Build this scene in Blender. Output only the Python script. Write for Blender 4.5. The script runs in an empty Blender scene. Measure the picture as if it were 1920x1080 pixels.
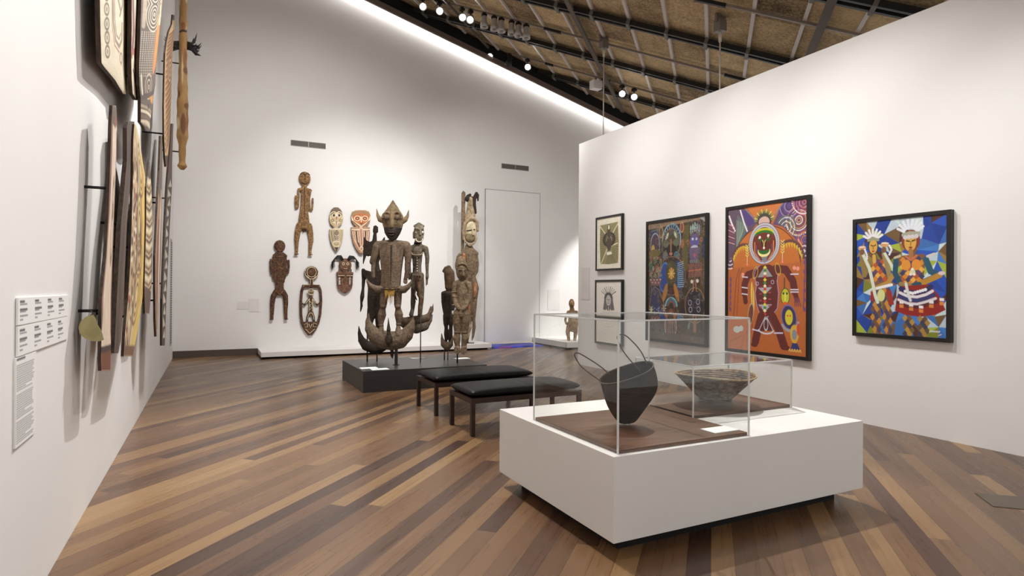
import bpy, bmesh, math, random
import numpy as np
from mathutils import Matrix, Vector, Euler

SC = bpy.context.scene
COL = SC.collection
R2 = math.sqrt(0.5)

# ------------------------------------------------------------------ camera
EYE = 1.55
cam_d = bpy.data.cameras.new('camera')
cam_d.sensor_width = 36.0
cam_d.lens = 36.0 * 1130.0 / 1920.0
cam_d.clip_start = 0.05
cam_o = bpy.data.objects.new('camera', cam_d)
COL.objects.link(cam_o)
right = Vector((0.893977, -0.448076, 0.00569))
down = Vector((0.006127, -0.000474, -0.999981))
fwd = Vector((0.44807, 0.893995, 0.002321))
m = Matrix((right, -down, -fwd)).transposed().to_4x4()
m.translation = Vector((0, 0, EYE))
cam_o.matrix_world = m
SC.camera = cam_o

# ------------------------------------------------------------------ world, exposure
SC.view_settings.view_transform = 'Standard'
SC.view_settings.look = 'None'
SC.view_settings.gamma = 1.0
SC.view_settings.use_curve_mapping = False
SC.view_settings.exposure = 0.27
wd = bpy.data.worlds.new('world')
SC.world = wd
wd.use_nodes = True
wd.node_tree.nodes['Background'].inputs[0].default_value = (1.0, 0.985, 0.97, 1)
wd.node_tree.nodes['Background'].inputs[1].default_value = 0.8

# ------------------------------------------------------------------ ceiling geometry: a plane falling diagonally across the room
CK, CZ = 0.38, 5.98
S_FLAT = -3.5
def ceil_z(x, y, drop=0.0):
    s = max((y - x) * R2, S_FLAT)
    return CZ + CK * s - drop
def ceil_st(s, t, drop=0.0):
    x, y = (t - s) * R2, (t + s) * R2
    return Vector((x, y, ceil_z(x, y, drop)))

# ------------------------------------------------------------------ gallery spots on the ceiling tracks
def spot(x, y, target, watt, deg=70, blend=0.8, size=0.12, col=(1.0, 0.985, 0.965), drop=0.5, z=None):
    d = bpy.data.lights.new('gallery_spot', 'SPOT')
    d.energy = watt
    d.spot_size = math.radians(deg)
    d.spot_blend = blend
    d.shadow_soft_size = size
    d.color = col
    o = bpy.data.objects.new('gallery_spot', d)
    COL.objects.link(o)
    p = Vector((x, y, ceil_z(x, y, drop) if z is None else z))
    o.location = p
    o.rotation_euler = (Vector(target) - p).to_track_quat('-Z', 'Y').to_euler()
    return o
LG = 0.80
# left wall
spot(1.8, 8.8, (-0.78, 5.0, 1.5), 2100*LG, 80, 1.0, 0.035)
spot(2.2, 4.9, (-0.78, 3.2, 1.2), 340*LG, 90, 1.0, 0.05)
spot(1.9, 2.4, (-0.78, 1.6, 1.2), 420*LG, 90, 1.0, 0.12)
spot(2.2, 10.0, (-0.78, 8.6, 2.2), 800*LG, 70, 1.0, 0.06)
spot(2.0, 6.0, (-0.78, 4.4, 3.4), 180*LG, 75, 1.0, 0.08)
# back wall and its ledge
spot(1.9, 8.8, (1.7, 15.1, 3.0), 900*LG, 88, 1.0, 0.05)
spot(3.6, 9.6, (3.2, 15.1, 2.2), 1150*LG, 66, 1.0, 0.05)
spot(5.6, 9.4, (6.4, 15.1, 2.4), 650*LG, 80, 1.0, 0.05)
spot(6.4, 11.6, (5.9, 14.0, 2.6), 300*LG, 40, 1.0, 0.06)
spot(10.4, 12.2, (10.3, 15.1, 0.5), 1500*LG, 42, 0.6, 0.05)
spot(8.3, 11.6, (8.7, 13.8, 0.8), 500*LG, 26, 0.8, 0.05)
# hook figures on the black plinth
spot(1.2, 7.2, (2.8, 9.6, 1.5), 800*LG, 38, 0.9, 0.05)
spot(4.7, 6.9, (3.2, 9.7, 1.5), 900*LG, 42, 0.9, 0.05)
# right wall
spot(4.0, 8.4, (6.87, 7.4, 1.9), 700*LG, 75, 1.0, 0.05)
spot(4.0, 6.4, (6.87, 5.2, 1.9), 520*LG, 75, 1.0, 0.05)
spot(4.0, 4.9, (6.87, 3.8, 1.6), 420*LG, 80, 1.0, 0.05)
spot(4.3, 2.6, (6.87, 2.4, 1.4), 240*LG, 80, 1.0, 0.10)
spot(4.4, 10.8, (6.87, 9.6, 2.2), 600*LG, 70, 1.0, 0.05)
# showcases and benches
spot(5.2, 5.6, (3.8, 3.6, 0.6), 1200*LG, 34, 0.6, 0.05)
spot(1.6, 4.9, (2.6, 3.3, 0.6), 260*LG, 46, 0.9, 0.06)
spot(1.2, 8.2, (1.6, 7.4, 0.0), 900*LG, 60, 1.0, 0.10)

# ------------------------------------------------------------------ materials
def srgb(c):
    return tuple(((v / 255.0) / 12.92 if v / 255.0 <= 0.04045 else ((v / 255.0 + 0.055) / 1.055) ** 2.4) for v in c)
MATS = {}
def newmat(name):
    mt = bpy.data.materials.new(name)
    mt.use_nodes = True
    nt = mt.node_tree
    return mt, nt, nt.nodes['Principled BSDF']
def N(nt, t, **kw):
    n = nt.nodes.new(t)
    for k, v in kw.items():
        setattr(n, k, v)
    return n
def mathn(nt, op, a, b=None):
    n = nt.nodes.new('ShaderNodeMath'); n.operation = op
    for i, q in enumerate((a, b)):
        if q is None: continue
        if isinstance(q, (int, float)): n.inputs[i].default_value = q
        else: nt.links.new(q, n.inputs[i])
    return n.outputs[0]
def mottled(name, c1, c2, scale=8, rough=0.6, bump=0.0, stretch=(1, 1, 1), detail=6, metal=0.0, spec=0.5, lo=0.35, hi=0.65, bscale=None, c3=None):
    """two or three tones mixed by noise in object space"""
    if name in MATS: return MATS[name]
    mt, nt, b = newmat(name)
    tc = N(nt, 'ShaderNodeTexCoord'); mp = N(nt, 'ShaderNodeMapping')
    mp.inputs['Scale'].default_value = stretch
    nt.links.new(tc.outputs['Object'], mp.inputs['Vector'])
    nz = N(nt, 'ShaderNodeTexNoise'); nz.inputs['Scale'].default_value = scale; nz.inputs['Detail'].default_value = detail
    nt.links.new(mp.outputs[0], nz.inputs['Vector'])
    rp = N(nt, 'ShaderNodeValToRGB')
    rp.color_ramp.elements[0].position = lo; rp.color_ramp.elements[1].position = hi
    rp.color_ramp.elements[0].color = (*srgb(c1), 1); rp.color_ramp.elements[1].color = (*srgb(c2), 1)
    if c3:
        e = rp.color_ramp.elements.new(min(0.98, hi + 0.08)); e.color = (*srgb(c3), 1)
    nt.links.new(nz.outputs['Fac'], rp.inputs[0]); nt.links.new(rp.outputs[0], b.inputs['Base Color'])
    b.inputs['Roughness'].default_value = rough; b.inputs['Metallic'].default_value = metal
    b.inputs['Specular IOR Level'].default_value = spec
    if bump:
        n2 = N(nt, 'ShaderNodeTexNoise'); n2.inputs['Scale'].default_value = bscale or scale * 3; n2.inputs['Detail'].default_value = 5
        nt.links.new(mp.outputs[0], n2.inputs['Vector'])
        bp = N(nt, 'ShaderNodeBump'); bp.inputs['Strength'].default_value = bump; bp.inputs['Distance'].default_value = 0.02
        nt.links.new(n2.outputs['Fac'], bp.inputs['Height']); nt.links.new(bp.outputs[0], b.inputs['Normal'])
    MATS[name] = mt
    return mt
def flat(name, c, rough=0.5, metal=0.0, spec=0.5):
    c2 = tuple(min(255, v * 1.03 + 1) for v in c)
    return mottled(name, c, c2, 3, rough, 0, metal=metal, spec=spec)
def glow(name, c, strength):
    mt, nt, b = newmat(name)
    b.inputs['Base Color'].default_value = (0.8, 0.8, 0.8, 1)
    b.inputs['Emission Color'].default_value = (*c, 1); b.inputs['Emission Strength'].default_value = strength
    return mt
def painted(name, rough=0.55, bump=0.0):
    """colours painted on the thing itself, stored in its colour attribute"""
    if name in MATS: return MATS[name]
    mt, nt, b = newmat(name)
    at = N(nt, 'ShaderNodeAttribute'); at.attribute_name = 'paint'
    nt.links.new(at.outputs['Color'], b.inputs['Base Color'])
    b.inputs['Roughness'].default_value = rough
    if bump:
        tc = N(nt, 'ShaderNodeTexCoord'); nz = N(nt, 'ShaderNodeTexNoise'); nz.inputs['Scale'].default_value = 60
        nt.links.new(tc.outputs['Object'], nz.inputs['Vector'])
        bp = N(nt, 'ShaderNodeBump'); bp.inputs['Strength'].default_value = bump; bp.inputs['Distance'].default_value = 0.01
        nt.links.new(nz.outputs['Fac'], bp.inputs['Height']); nt.links.new(bp.outputs[0], b.inputs['Normal'])
    MATS[name] = mt
    return mt

M_WALL = mottled('white_wall_paint', (226, 224, 222), (230, 228, 226), 0.6, 0.75, 0.02, bscale=90)
M_WHITE = mottled('white_plinth_paint', (224, 221, 218), (228, 226, 223), 0.8, 0.55)
M_CARD = flat('white_card', (240, 240, 238), 0.7)
M_BLACK = flat('black_frame_paint', (22, 20, 19), 0.45)
M_STEEL = flat('dark_steel', (24, 23, 22), 0.5)
M_BLACKPLINTH = mottled('black_plinth_paint', (38, 37, 38), (46, 45, 46), 1.5, 0.38)
M_LEATHER = mottled('black_leather', (15, 15, 18), (22, 21, 25), 30, 0.45, 0.06, spec=0.22)
M_BENCHWOOD = mottled('dark_bench_wood', (38, 22, 17), (58, 36, 26), 6, 0.4, stretch=(3, 30, 30))
M_BOARD = mottled('walnut_board', (84, 54, 36), (112, 76, 50), 3, 0.38, stretch=(1.5, 14, 14))
M_SKIRT = flat('dark_skirting', (78, 66, 58), 0.5)
def ceiling_panels():
    mt, nt, b = newmat('brown_woodwool_panels')
    tc = N(nt, 'ShaderNodeTexCoord'); sx = N(nt, 'ShaderNodeSeparateXYZ'); nt.links.new(tc.outputs['Object'], sx.inputs[0])
    s_ = mathn(nt, 'FLOOR', mathn(nt, 'DIVIDE', mathn(nt, 'ADD', mathn(nt, 'MULTIPLY', mathn(nt, 'SUBTRACT', sx.outputs[1], sx.outputs[0]), R2), 2.62), 0.679))
    t_ = mathn(nt, 'FLOOR', mathn(nt, 'DIVIDE', mathn(nt, 'SUBTRACT', mathn(nt, 'MULTIPLY', mathn(nt, 'ADD', sx.outputs[1], sx.outputs[0]), R2), 8.64), 1.27))
    cv = N(nt, 'ShaderNodeCombineXYZ'); nt.links.new(s_, cv.inputs[0]); nt.links.new(t_, cv.inputs[1])
    wn = N(nt, 'ShaderNodeTexWhiteNoise', noise_dimensions='2D'); nt.links.new(cv.outputs[0], wn.inputs['Vector'])
    n1 = N(nt, 'ShaderNodeTexNoise'); n1.inputs['Scale'].default_value = 2.2; n1.inputs['Detail'].default_value = 8; n1.inputs['Roughness'].default_value = 0.75; nt.links.new(tc.outputs['Object'], n1.inputs['Vector'])
    n2 = N(nt, 'ShaderNodeTexNoise'); n2.inputs['Scale'].default_value = 26; n2.inputs['Detail'].default_value = 4; nt.links.new(tc.outputs['Object'], n2.inputs['Vector'])
    f = mathn(nt, 'ADD', mathn(nt, 'MULTIPLY', n1.outputs['Fac'], 0.5), mathn(nt, 'ADD', mathn(nt, 'MULTIPLY', n2.outputs['Fac'], 0.45), mathn(nt, 'MULTIPLY', wn.outputs['Value'], 0.22)))
    rp = N(nt, 'ShaderNodeValToRGB'); e0, e1 = rp.color_ramp.elements
    e0.position = 0.40; e1.position = 0.76; e0.color = (*srgb((96, 80, 62)), 1); e1.color = (*srgb((206, 180, 140)), 1)
    nt.links.new(f, rp.inputs[0]); nt.links.new(rp.outputs[0], b.inputs['Base Color']); b.inputs['Roughness'].default_value = 0.95; b.inputs['Specular IOR Level'].default_value = 0.1
    bp = N(nt, 'ShaderNodeBump'); bp.inputs['Strength'].default_value = 0.5; bp.inputs['Distance'].default_value = 0.02; nt.links.new(n2.outputs['Fac'], bp.inputs['Height']); nt.links.new(bp.outputs[0], b.inputs['Normal'])
    return mt
M_CONC = ceiling_panels()
M_SILVER = flat('grey_channel', (188, 178, 170), 0.5)
M_RAIL = flat('black_rail', (18, 15, 13), 0.5)
M_COVE = flat('grey_brown_trim', (112, 96, 90), 0.6)
M_DARK = flat('black_recess_shade', (14, 12, 11), 0.9)
M_LAMPGREY = flat('grey_lamp_body', (150, 148, 144), 0.4, 0.2)
M_WIRE = flat('brown_cane', (66, 48, 36), 0.6)

# ------------------------------------------------------------------ object helpers
def tag(o, label=None, cat=None, group=None, kind=None):
    if label: o['label'] = label
    if cat: o['category'] = cat
    if group: o['group'] = group
    if kind: o['kind'] = kind
    return o
def empty(name, loc=(0, 0, 0), rz=0.0):
    o = bpy.data.objects.new(name, None)
    o.empty_display_size = 0.1
    COL.objects.link(o); o.location = loc; o.rotation_euler = (0, 0, rz)
    return o
def link(name, me, mat, parent=None, smooth=False):
    o = bpy.data.objects.new(name, me)
    COL.objects.link(o)
    for q in (mat if isinstance(mat, (list, tuple)) else [mat]):
        me.materials.append(q)
    if parent is not None: o.parent = parent
    if smooth:
        me.polygons.foreach_set('use_smooth', [True] * len(me.polygons))
    return o
def from_bm(name, bm, mat, parent=None, smooth=False):
    bmesh.ops.recalc_face_normals(bm, faces=bm.faces)
    me = bpy.data.meshes.new(name); bm.to_mesh(me); bm.free()
    return link(name, me, mat, parent, smooth)
def b_box(bm, x0, x1, y0, y1, z0, z1, bev=0.0):
    vs = [bm.verts.new(p) for p in ((x0,y0,z0),(x1,y0,z0),(x1,y1,z0),(x0,y1,z0),(x0,y0,z1),(x1,y0,z1),(x1,y1,z1),(x0,y1,z1))]
    fs = [bm.faces.new([vs[i] for i in f]) for f in ((0,3,2,1),(4,5,6,7),(0,1,5,4),(1,2,6,5),(2,3,7,6),(3,0,4,7))]
    if bev:
        es = {e for f in fs for e in f.edges}
        bmesh.ops.bevel(bm, geom=list(es), offset=bev, segments=2, affect='EDGES', profile=0.6)
def box(name, x0, x1, y0, y1, z0, z1, mat, parent=None, bev=0.0):
    bm = bmesh.new(); b_box(bm, x0, x1, y0, y1, z0, z1, bev)
    return from_bm(name, bm, mat, parent)
def b_beam(bm, p0, p1, w, h, up=(0, 0, 1)):
    """bar from p0 to p1, w wide across, h high; its top face on the line p0-p1"""
    p0, p1 = Vector(p0), Vector(p1)
    d = (p1 - p0).normalized(); a = d.cross(Vector(up)).normalized(); n = a.cross(d)
    vs = []
    for p in (p0, p1):
        for i, j in ((-1, -1), (1, -1), (1, 0), (-1, 0)):
            vs.append(bm.verts.new(p + a * (w / 2 * i) + n * (h * j)))
    for f in ((0,1,2,3),(7,6,5,4),(0,4,5,1),(1,5,6,2),(2,6,7,3),(3,7,4,0)):
        bm.faces.new([vs[i] for i in f])
def beam(name, p0, p1, w, h, mat, parent=None, up=(0, 0, 1)):
    bm = bmesh.new(); b_beam(bm, p0, p1, w, h, up)
    return from_bm(name, bm, mat, parent)
def b_tube(bm, pts, rad, seg=10, cap=True):
    pts = [Vector(p) for p in pts]
    rad = rad if isinstance(rad, (list, tuple)) else [rad] * len(pts)
    rings = []; prev = None
    for i, p in enumerate(pts):
        d = (pts[min(i + 1, len(pts) - 1)] - pts[max(i - 1, 0)]).normalized()
        if prev is None:
            a = d.orthogonal().normalized()
        else:
            a = (prev - d * prev.dot(d)).normalized()
        prev = a; b = d.cross(a)
        rings.append([bm.verts.new(p + (a * math.cos(2 * math.pi * k / seg) + b * math.sin(2 * math.pi * k / seg)) * rad[i]) for k in range(seg)])
    for r0, r1 in zip(rings, rings[1:]):
        for k in range(seg):
            bm.faces.new((r0[k], r0[(k + 1) % seg], r1[(k + 1) % seg], r1[k]))
    if cap:
        bm.faces.new(rings[0][::-1]); bm.faces.new(rings[-1])
def tube(name, pts, rad, mat, parent=None, seg=10):
    bm = bmesh.new(); b_tube(bm, pts, rad, seg)
    return from_bm(name, bm, mat, parent, True)
def b_lathe(bm, prof, seg=32, c=(0, 0, 0), close=True):
    rings = []
    for r, z in prof:
        rings.append([bm.verts.new((c[0] + r * math.cos(2*math.pi*k/seg), c[1] + r * math.sin(2*math.pi*k/seg), c[2] + z)) for k in range(seg)])
    for r0, r1 in zip(rings, rings[1:]):
        for k in range(seg):
            bm.faces.new((r0[k], r0[(k + 1) % seg], r1[(k + 1) % seg], r1[k]))
    if close:
        bm.faces.new(rings[0][::-1]); bm.faces.new(rings[-1])

# ------------------------------------------------------------------ painter: colours laid on a flat face, u across (0..1), v down (0..1)
class Paint:
    def __init__(self, w, h, aspect, bg, seed=1):
        self.a = aspect
        self.w, self.h = w, h
        self.U, V = np.meshgrid(np.linspace(0, 1, w), np.linspace(0, 1, h))
        self.V = V * aspect
        self.A = np.zeros((h, w, 3)); self.A[:] = srgb(bg)
        self.px = 1.0 / w
        self.rng = random.Random(seed)
    def put(self, d, col):
        k = np.clip(0.5 - d / self.px, 0, 1)[..., None]
        self.A = self.A * (1 - k) + np.array(srgb(col)) * k
    def ed(self, c, rx, ry, rot=0):
        x, y = self.U - c[0], self.V - c[1] * self.a
        r = math.radians(rot); x, y = x * math.cos(r) + y * math.sin(r), -x * math.sin(r) + y * math.cos(r)
        return (np.sqrt((x / rx) ** 2 + (y / ry) ** 2) - 1) * min(rx, ry)
    def ell(self, c, rx, ry, col, rot=0):
        self.put(self.ed(c, rx, ry, rot), col)
    def ring(self, c, rx, ry, th, col, rot=0):
        self.put(np.abs(self.ed(c, rx, ry, rot)) - th / 2, col)
    def arcs(self, c, r0, r1, n, cols, th=None, a0=-180, a1=180):
        ang = np.degrees(np.arctan2(self.V - c[1] * self.a, self.U - c[0]))
        inside = (ang >= a0) & (ang <= a1)
        for i in range(n):
            r = r0 + (r1 - r0) * i / max(1, n - 1)
            d = np.abs(self.ed(c, r, r)) - (th or (r1 - r0) / n * 0.5) / 2
            self.put(np.where(inside, d, 1), cols[i % len(cols)])
    def poly(self, pts, col):
        p = [(x, y * self.a) for x, y in pts]
        d = np.full(self.U.shape, 1e9); s = np.ones(self.U.shape, bool) & False
        for (x0, y0), (x1, y1) in zip(p, p[1:] + p[:1]):
            ex, ey = x1 - x0, y1 - y0
            t = np.clip(((self.U - x0) * ex + (self.V - y0) * ey) / (ex * ex + ey * ey + 1e-12), 0, 1)
            d = np.minimum(d, np.hypot(self.U - x0 - t * ex, self.V - y0 - t * ey))
            c = ((y0 > self.V) != (y1 > self.V)) & (self.U < (x1 - x0) * (self.V - y0) / (y1 - y0 + 1e-12) + x0)
            s ^= c
        self.put(np.where(s, -d, d), col)
    def line(self, pts, th, col, closed=False):
        p = [(x, y * self.a) for x, y in pts]
        d = np.full(self.U.shape, 1e9)
        for (x0, y0), (x1, y1) in zip(p, (p[1:] + p[:1]) if closed else p[1:]):
            ex, ey = x1 - x0, y1 - y0
            t = np.clip(((self.U - x0) * ex + (self.V - y0) * ey) / (ex * ex + ey * ey + 1e-12), 0, 1)
            d = np.minimum(d, np.hypot(self.U - x0 - t * ex, self.V - y0 - t * ey))
        self.put(d - th / 2, col)
    def dots(self, pts, r, col):
        for p in pts: self.ell(p, r, r, col)
    def along(self, pts, n, r, col):
        """n dots evenly along a polyline"""
        L = [0]
        for a, b in zip(pts, pts[1:]): L.append(L[-1] + math.dist(a, b))
        for i in range(n):
            s = L[-1] * (i + 0.5) / n
            for k in range(len(pts) - 1):
                if s <= L[k + 1]:
                    f = (s - L[k]) / (L[k + 1] - L[k] + 1e-9)
                    self.ell((pts[k][0] + (pts[k+1][0]-pts[k][0])*f, pts[k][1] + (pts[k+1][1]-pts[k][1])*f), r, r, col); break
    def extend_up(self, frac):
        """carry the pattern on above its top, mirrored"""
        k = int(self.h * frac); self.A = np.concatenate([self.A[:k][::-1], self.A]); self.h += k
    def arcpts(self, c, rx, ry, a0, a1, n=16):
        return [(c[0] + rx * math.cos(math.radians(a0 + (a1-a0)*i/n)), c[1] + ry / self.a * math.sin(math.radians(a0 + (a1-a0)*i/n))) for i in range(n + 1)]
    def grain(self, amt=0.12, sx=1, sy=12, seed=3):
        g = np.random.RandomState(seed).rand(self.h // sy + 2, self.w // sx + 2)
        iy = np.linspace(0, g.shape[0] - 1.001, self.h); ix = np.linspace(0, g.shape[1] - 1.001, self.w)
        y0, x0 = iy.astype(int), ix.astype(int); fy, fx = (iy - y0)[:, None], (ix - x0)[None]
        q = g[y0][:, x0]*(1-fy)*(1-fx) + g[y0+1][:, x0]*fy*(1-fx) + g[y0][:, x0+1]*(1-fy)*fx + g[y0+1][:, x0+1]*fy*fx
        self.A *= (1 + amt * (q - 0.5) * 2)[..., None]
def grid_mesh(name, Pos, A, mat, parent=None, extra=None, smooth=True):
    """mesh from a (h,w,3) array of points with colours A; extra=(verts,faces,matindex) appended"""
    h, w = Pos.shape[:2]
    v = Pos.reshape(-1, 3)
    idx = np.arange(h * w).reshape(h, w)
    f = np.stack([idx[:-1, :-1], idx[1:, :-1], idx[1:, 1:], idx[:-1, 1:]], -1).reshape(-1, 4)
    nq = len(f); faces = f.tolist(); vv = v.tolist(); base = len(vv)
    if extra:
        vv += [list(p) for p in extra[0]]
        faces += [[i + base for i in q] for q in extra[1]]
    me = bpy.data.meshes.new(name)
    me.from_pydata(vv, [], faces)
    ca = me.color_attributes.new('paint', 'FLOAT_COLOR', 'POINT')
    c = np.ones((len(vv), 4)); c[:base, :3] = A.reshape(-1, 3); c[base:, :3] = A.reshape(-1, 3).mean(0) * 0.5
    ca.data.foreach_set('color', c.ravel())
    o = link(name, me, mat, parent)
    if extra:
        mi = [0] * nq + [1] * (len(faces) - nq); me.polygons.foreach_set('material_index', mi)
    sm = [smooth] * nq + [False] * (len(faces) - nq)
    me.polygons.foreach_set('use_smooth', sm)
    return o
def wall_panel(name, rows, plane, axis, thick, bulge, paint, mats, parent=None, cols=28, M=None):
    """board whose outline is rows of (z, a, b) or (z, a, z, b) on a wall-parallel plane; front face carries paint; 'axis' x: board faces +x, a/b along y; y: faces -y, a/b along x"""
    rows = [(r[0], r[1], r[0], r[2]) if len(r) == 3 else r for r in rows]       # (z, a) of one edge, (z, b) of the other
    rows = sorted(rows, key=lambda r: -r[0] - r[2])
    za, aa, zb, bb = (np.array([r[i] for r in rows]) for i in range(4))
    h = paint.h; w = paint.w
    zm = (za + zb) / 2; q = np.linspace(zm[0], zm[-1], h)
    it = lambda v: np.interp(-q, -zm, v)
    a, b = it(aa), it(bb)
    s = np.linspace(0, 1, w)
    T = a[:, None] + (b - a)[:, None] * s[None]
    Z = it(za)[:, None] + (it(zb) - it(za))[:, None] * s[None]
    out = bulge * (1 - (2 * s - 1) ** 2)[None] * np.ones((h, 1))
    Pos = np.zeros((h, w, 3)); Pos[..., 2] = Z
    def at(d):
        q = Pos.copy()
        if axis == 'x': q[..., 0] = plane + d; q[..., 1] = T
        else: q[..., 1] = plane - d; q[..., 0] = T
        return q
    front = at(out); back = at(np.full((h, w), -thick))
    # rim: left, right, top, bottom strips and the back
    ev, ef = [], []
    def strip(p, q):
        k = len(ev); n = len(p)
        ev.extend(p.tolist()); ev.extend(q.tolist())
        for i in range(n - 1): ef.append([k + i, k + i + 1, k + n + i + 1, k + n + i])
    strip(front[:, 0], back[:, 0]); strip(front[:, -1], back[:, -1]); strip(front[0], back[0]); strip(front[-1], back[-1])
    strip(back[:, 0], back[:, -1])
    return grid_mesh(name, front, paint.A, mats, parent, (ev, ef))

# ------------------------------------------------------------------ carver: a carved wooden piece grown from swollen limbs and fused into one skin
class Carve:
    """drawing units: u to the right, v downward, d away from the viewer, all in units of S metres, about (u0, v0)"""
    def __init__(self, u0, v0, S, Sz=None):
        self.u0, self.v0, self.S = u0, v0, S
        self.Sz = Sz or S
        self.bm = bmesh.new()
    def k(self, u, v, d=0.0):
        return Vector(((u - self.u0) * self.S, d * self.S, (self.v0 - v) * self.Sz))
    def ball(self, u, v, d, ru, rv, rd, rot=0):
        mtx = Matrix.Translation(self.k(u, v, d)) @ Matrix.Rotation(-math.radians(rot), 4, 'Y') @ Matrix.Diagonal((ru * self.S, rd * self.S, rv * self.Sz, 1))
        bmesh.ops.create_uvsphere(self.bm, u_segments=16, v_segments=10, radius=1, matrix=mtx)
        return self
    def limb(self, pts, fl=1.0):
        """pts (u, v, d, r): tapering limb; fl flattens it in depth"""
        P = []
        for q in pts:
            u, v, d, r = q if len(q) == 4 else (q[0], q[1], 0, q[2])
            P.append((self.k(u, v, d), r * self.S))
        n0 = len(self.bm.verts)
        new = []
        for p, r in P:
            g = bmesh.ops.create_uvsphere(self.bm, u_segments=12, v_segments=8, radius=r, matrix=Matrix.Translation(p))
            new += [(v, p.y) for v in g['verts']]
        for (p0, r0), (p1, r1) in zip(P, P[1:]):
            L = (p1 - p0).length
            if L < 1e-6: continue
            q = (p1 - p0).to_track_quat('Z', 'Y').to_matrix().to_4x4()
            g = bmesh.ops.create_cone(self.bm, cap_ends=True, segments=12, radius1=r0, radius2=r1, depth=L, matrix=Matrix.Translation((p0 + p1) / 2) @ q)
            for v in g['verts']:
                f = min(1, max(0, (v.co - p0).dot(p1 - p0) / (L * L)))
                new.append((v, p0.y + (p1.y - p0.y) * f))
        if fl != 1.0:
            for v, y in new: v.co.y = y + (v.co.y - y) * fl
        return self
    def slab(self, outline, d=0.0, th=4.0):
        vs0 = [self.bm.verts.new(self.k(u, v, d - th / 2)) for u, v in outline]
        vs1 = [self.bm.verts.new(self.k(u, v, d + th / 2)) for u, v in outline]
        n = len(outline)
        fs = [self.bm.faces.new(vs0), self.bm.faces.new(vs1[::-1])]
        for i in range(n):
            fs.append(self.bm.faces.new((vs0[i], vs1[i], vs1[(i+1) % n], vs0[(i+1) % n])))
        bmesh.ops.recalc_face_normals(self.bm, faces=fs)
        bmesh.ops.triangulate(self.bm, faces=fs[:2])
        return self
    def build(self, name, mat, parent=None, voxel=1.3, smooth=3):
        me = bpy.data.meshes.new(name); self.bm.to_mesh(me); self.bm.free()
        o = link(name, me, mat, parent)
        r = o.modifiers.new('fuse', 'REMESH'); r.mode = 'VOXEL'; r.voxel_size = voxel * self.S; r.use_smooth_shade = True
        if smooth:
            s = o.modifiers.new('soften', 'SMOOTH'); s.iterations = smooth; s.factor = 0.5
        dg = bpy.context.evaluated_depsgraph_get()
        me2 = bpy.data.meshes.new_from_object(o.evaluated_get(dg))
        o.modifiers.clear(); o.data = me2; bpy.data.meshes.remove(me); me2.name = name
        if not me2.materials: me2.materials.append(mat)
        me2.polygons.foreach_set('use_smooth', [True] * len(me2.polygons))
        return o
    def raw(self, name, mat, parent=None):
        return from_bm(name, self.bm, mat, parent, True)


# ================================================================== the room
YB = 15.15                       # back wall
def prism_xz(name, pts, y0, y1, mat):
    bm = bmesh.new()
    a = [bm.verts.new((x, y0, z)) for x, z in pts]; b = [bm.verts.new((x, y1, z)) for x, z in pts]
    bm.faces.new(a); bm.faces.new(b[::-1]); n = len(pts)
    for i in range(n): bm.faces.new((a[i], b[i], b[(i+1) % n], a[(i+1) % n]))
    return from_bm(name, bm, mat)

# floor: diagonal boards
mt, nt, b = newmat('diagonal_timber_floor')
tc = N(nt, 'ShaderNodeTexCoord'); sx = N(nt, 'ShaderNodeSeparateXYZ')
nt.links.new(tc.outputs['Object'], sx.inputs[0])
X, Y = sx.outputs[0], sx.outputs[1]
PW, PL = 0.13, 3.1
s_ = mathn(nt, 'MULTIPLY', mathn(nt, 'SUBTRACT', Y, X), R2 / PW)
t_ = mathn(nt, 'MULTIPLY', mathn(nt, 'ADD', X, Y), R2)
row = mathn(nt, 'FLOOR', s_)
wn = N(nt, 'ShaderNodeTexWhiteNoise', noise_dimensions='1D'); nt.links.new(row, wn.inputs['W'])
tl = mathn(nt, 'ADD', mathn(nt, 'DIVIDE', t_, PL), mathn(nt, 'MULTIPLY', wn.outputs['Value'], 7.0))
cell = mathn(nt, 'FLOOR', tl)
cid = N(nt, 'ShaderNodeCombineXYZ'); nt.links.new(row, cid.inputs[0]); nt.links.new(cell, cid.inputs[1])
wc = N(nt, 'ShaderNodeTexWhiteNoise', noise_dimensions='2D'); nt.links.new(cid.outputs[0], wc.inputs['Vector'])
rp = N(nt, 'ShaderNodeValToRGB')
cr = rp.color_ramp; cr.interpolation = 'LINEAR'
cols = [(0.0, (70, 49, 38)), (0.10, (82, 58, 44)), (0.3, (101, 74, 54)), (0.55, (111, 82, 59)), (0.78, (121, 91, 63)), (0.93, (136, 105, 72)), (1.0, (146, 115, 80))]
cr.elements[0].position = 0; cr.elements[1].position = 1
cr.elements[0].color = (*srgb(cols[0][1]), 1); cr.elements[1].color = (*srgb(cols[-1][1]), 1)
for p_, c_ in cols[1:-1]:
    e = cr.elements.new(p_); e.color = (*srgb(c_), 1)
nt.links.new(wc.outputs['Value'], rp.inputs[0])
gv = N(nt, 'ShaderNodeCombineXYZ'); nt.links.new(mathn(nt, 'MULTIPLY', s_, 3.2), gv.inputs[0]); nt.links.new(mathn(nt, 'MULTIPLY', t_, 0.8), gv.inputs[1]); nt.links.new(mathn(nt, 'MULTIPLY', wc.outputs['Value'], 20), gv.inputs[2])
gn = N(nt, 'ShaderNodeTexNoise'); gn.inputs['Scale'].default_value = 1.6; gn.inputs['Detail'].default_value = 6; nt.links.new(gv.outputs[0], gn.inputs['Vector'])
gm = N(nt, 'ShaderNodeMapRange'); gm.inputs[1].default_value = 0.25; gm.inputs[2].default_value = 0.75; gm.inputs[3].default_value = 0.86; gm.inputs[4].default_value = 1.12
nt.links.new(gn.outputs['Fac'], gm.inputs[0])
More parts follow.
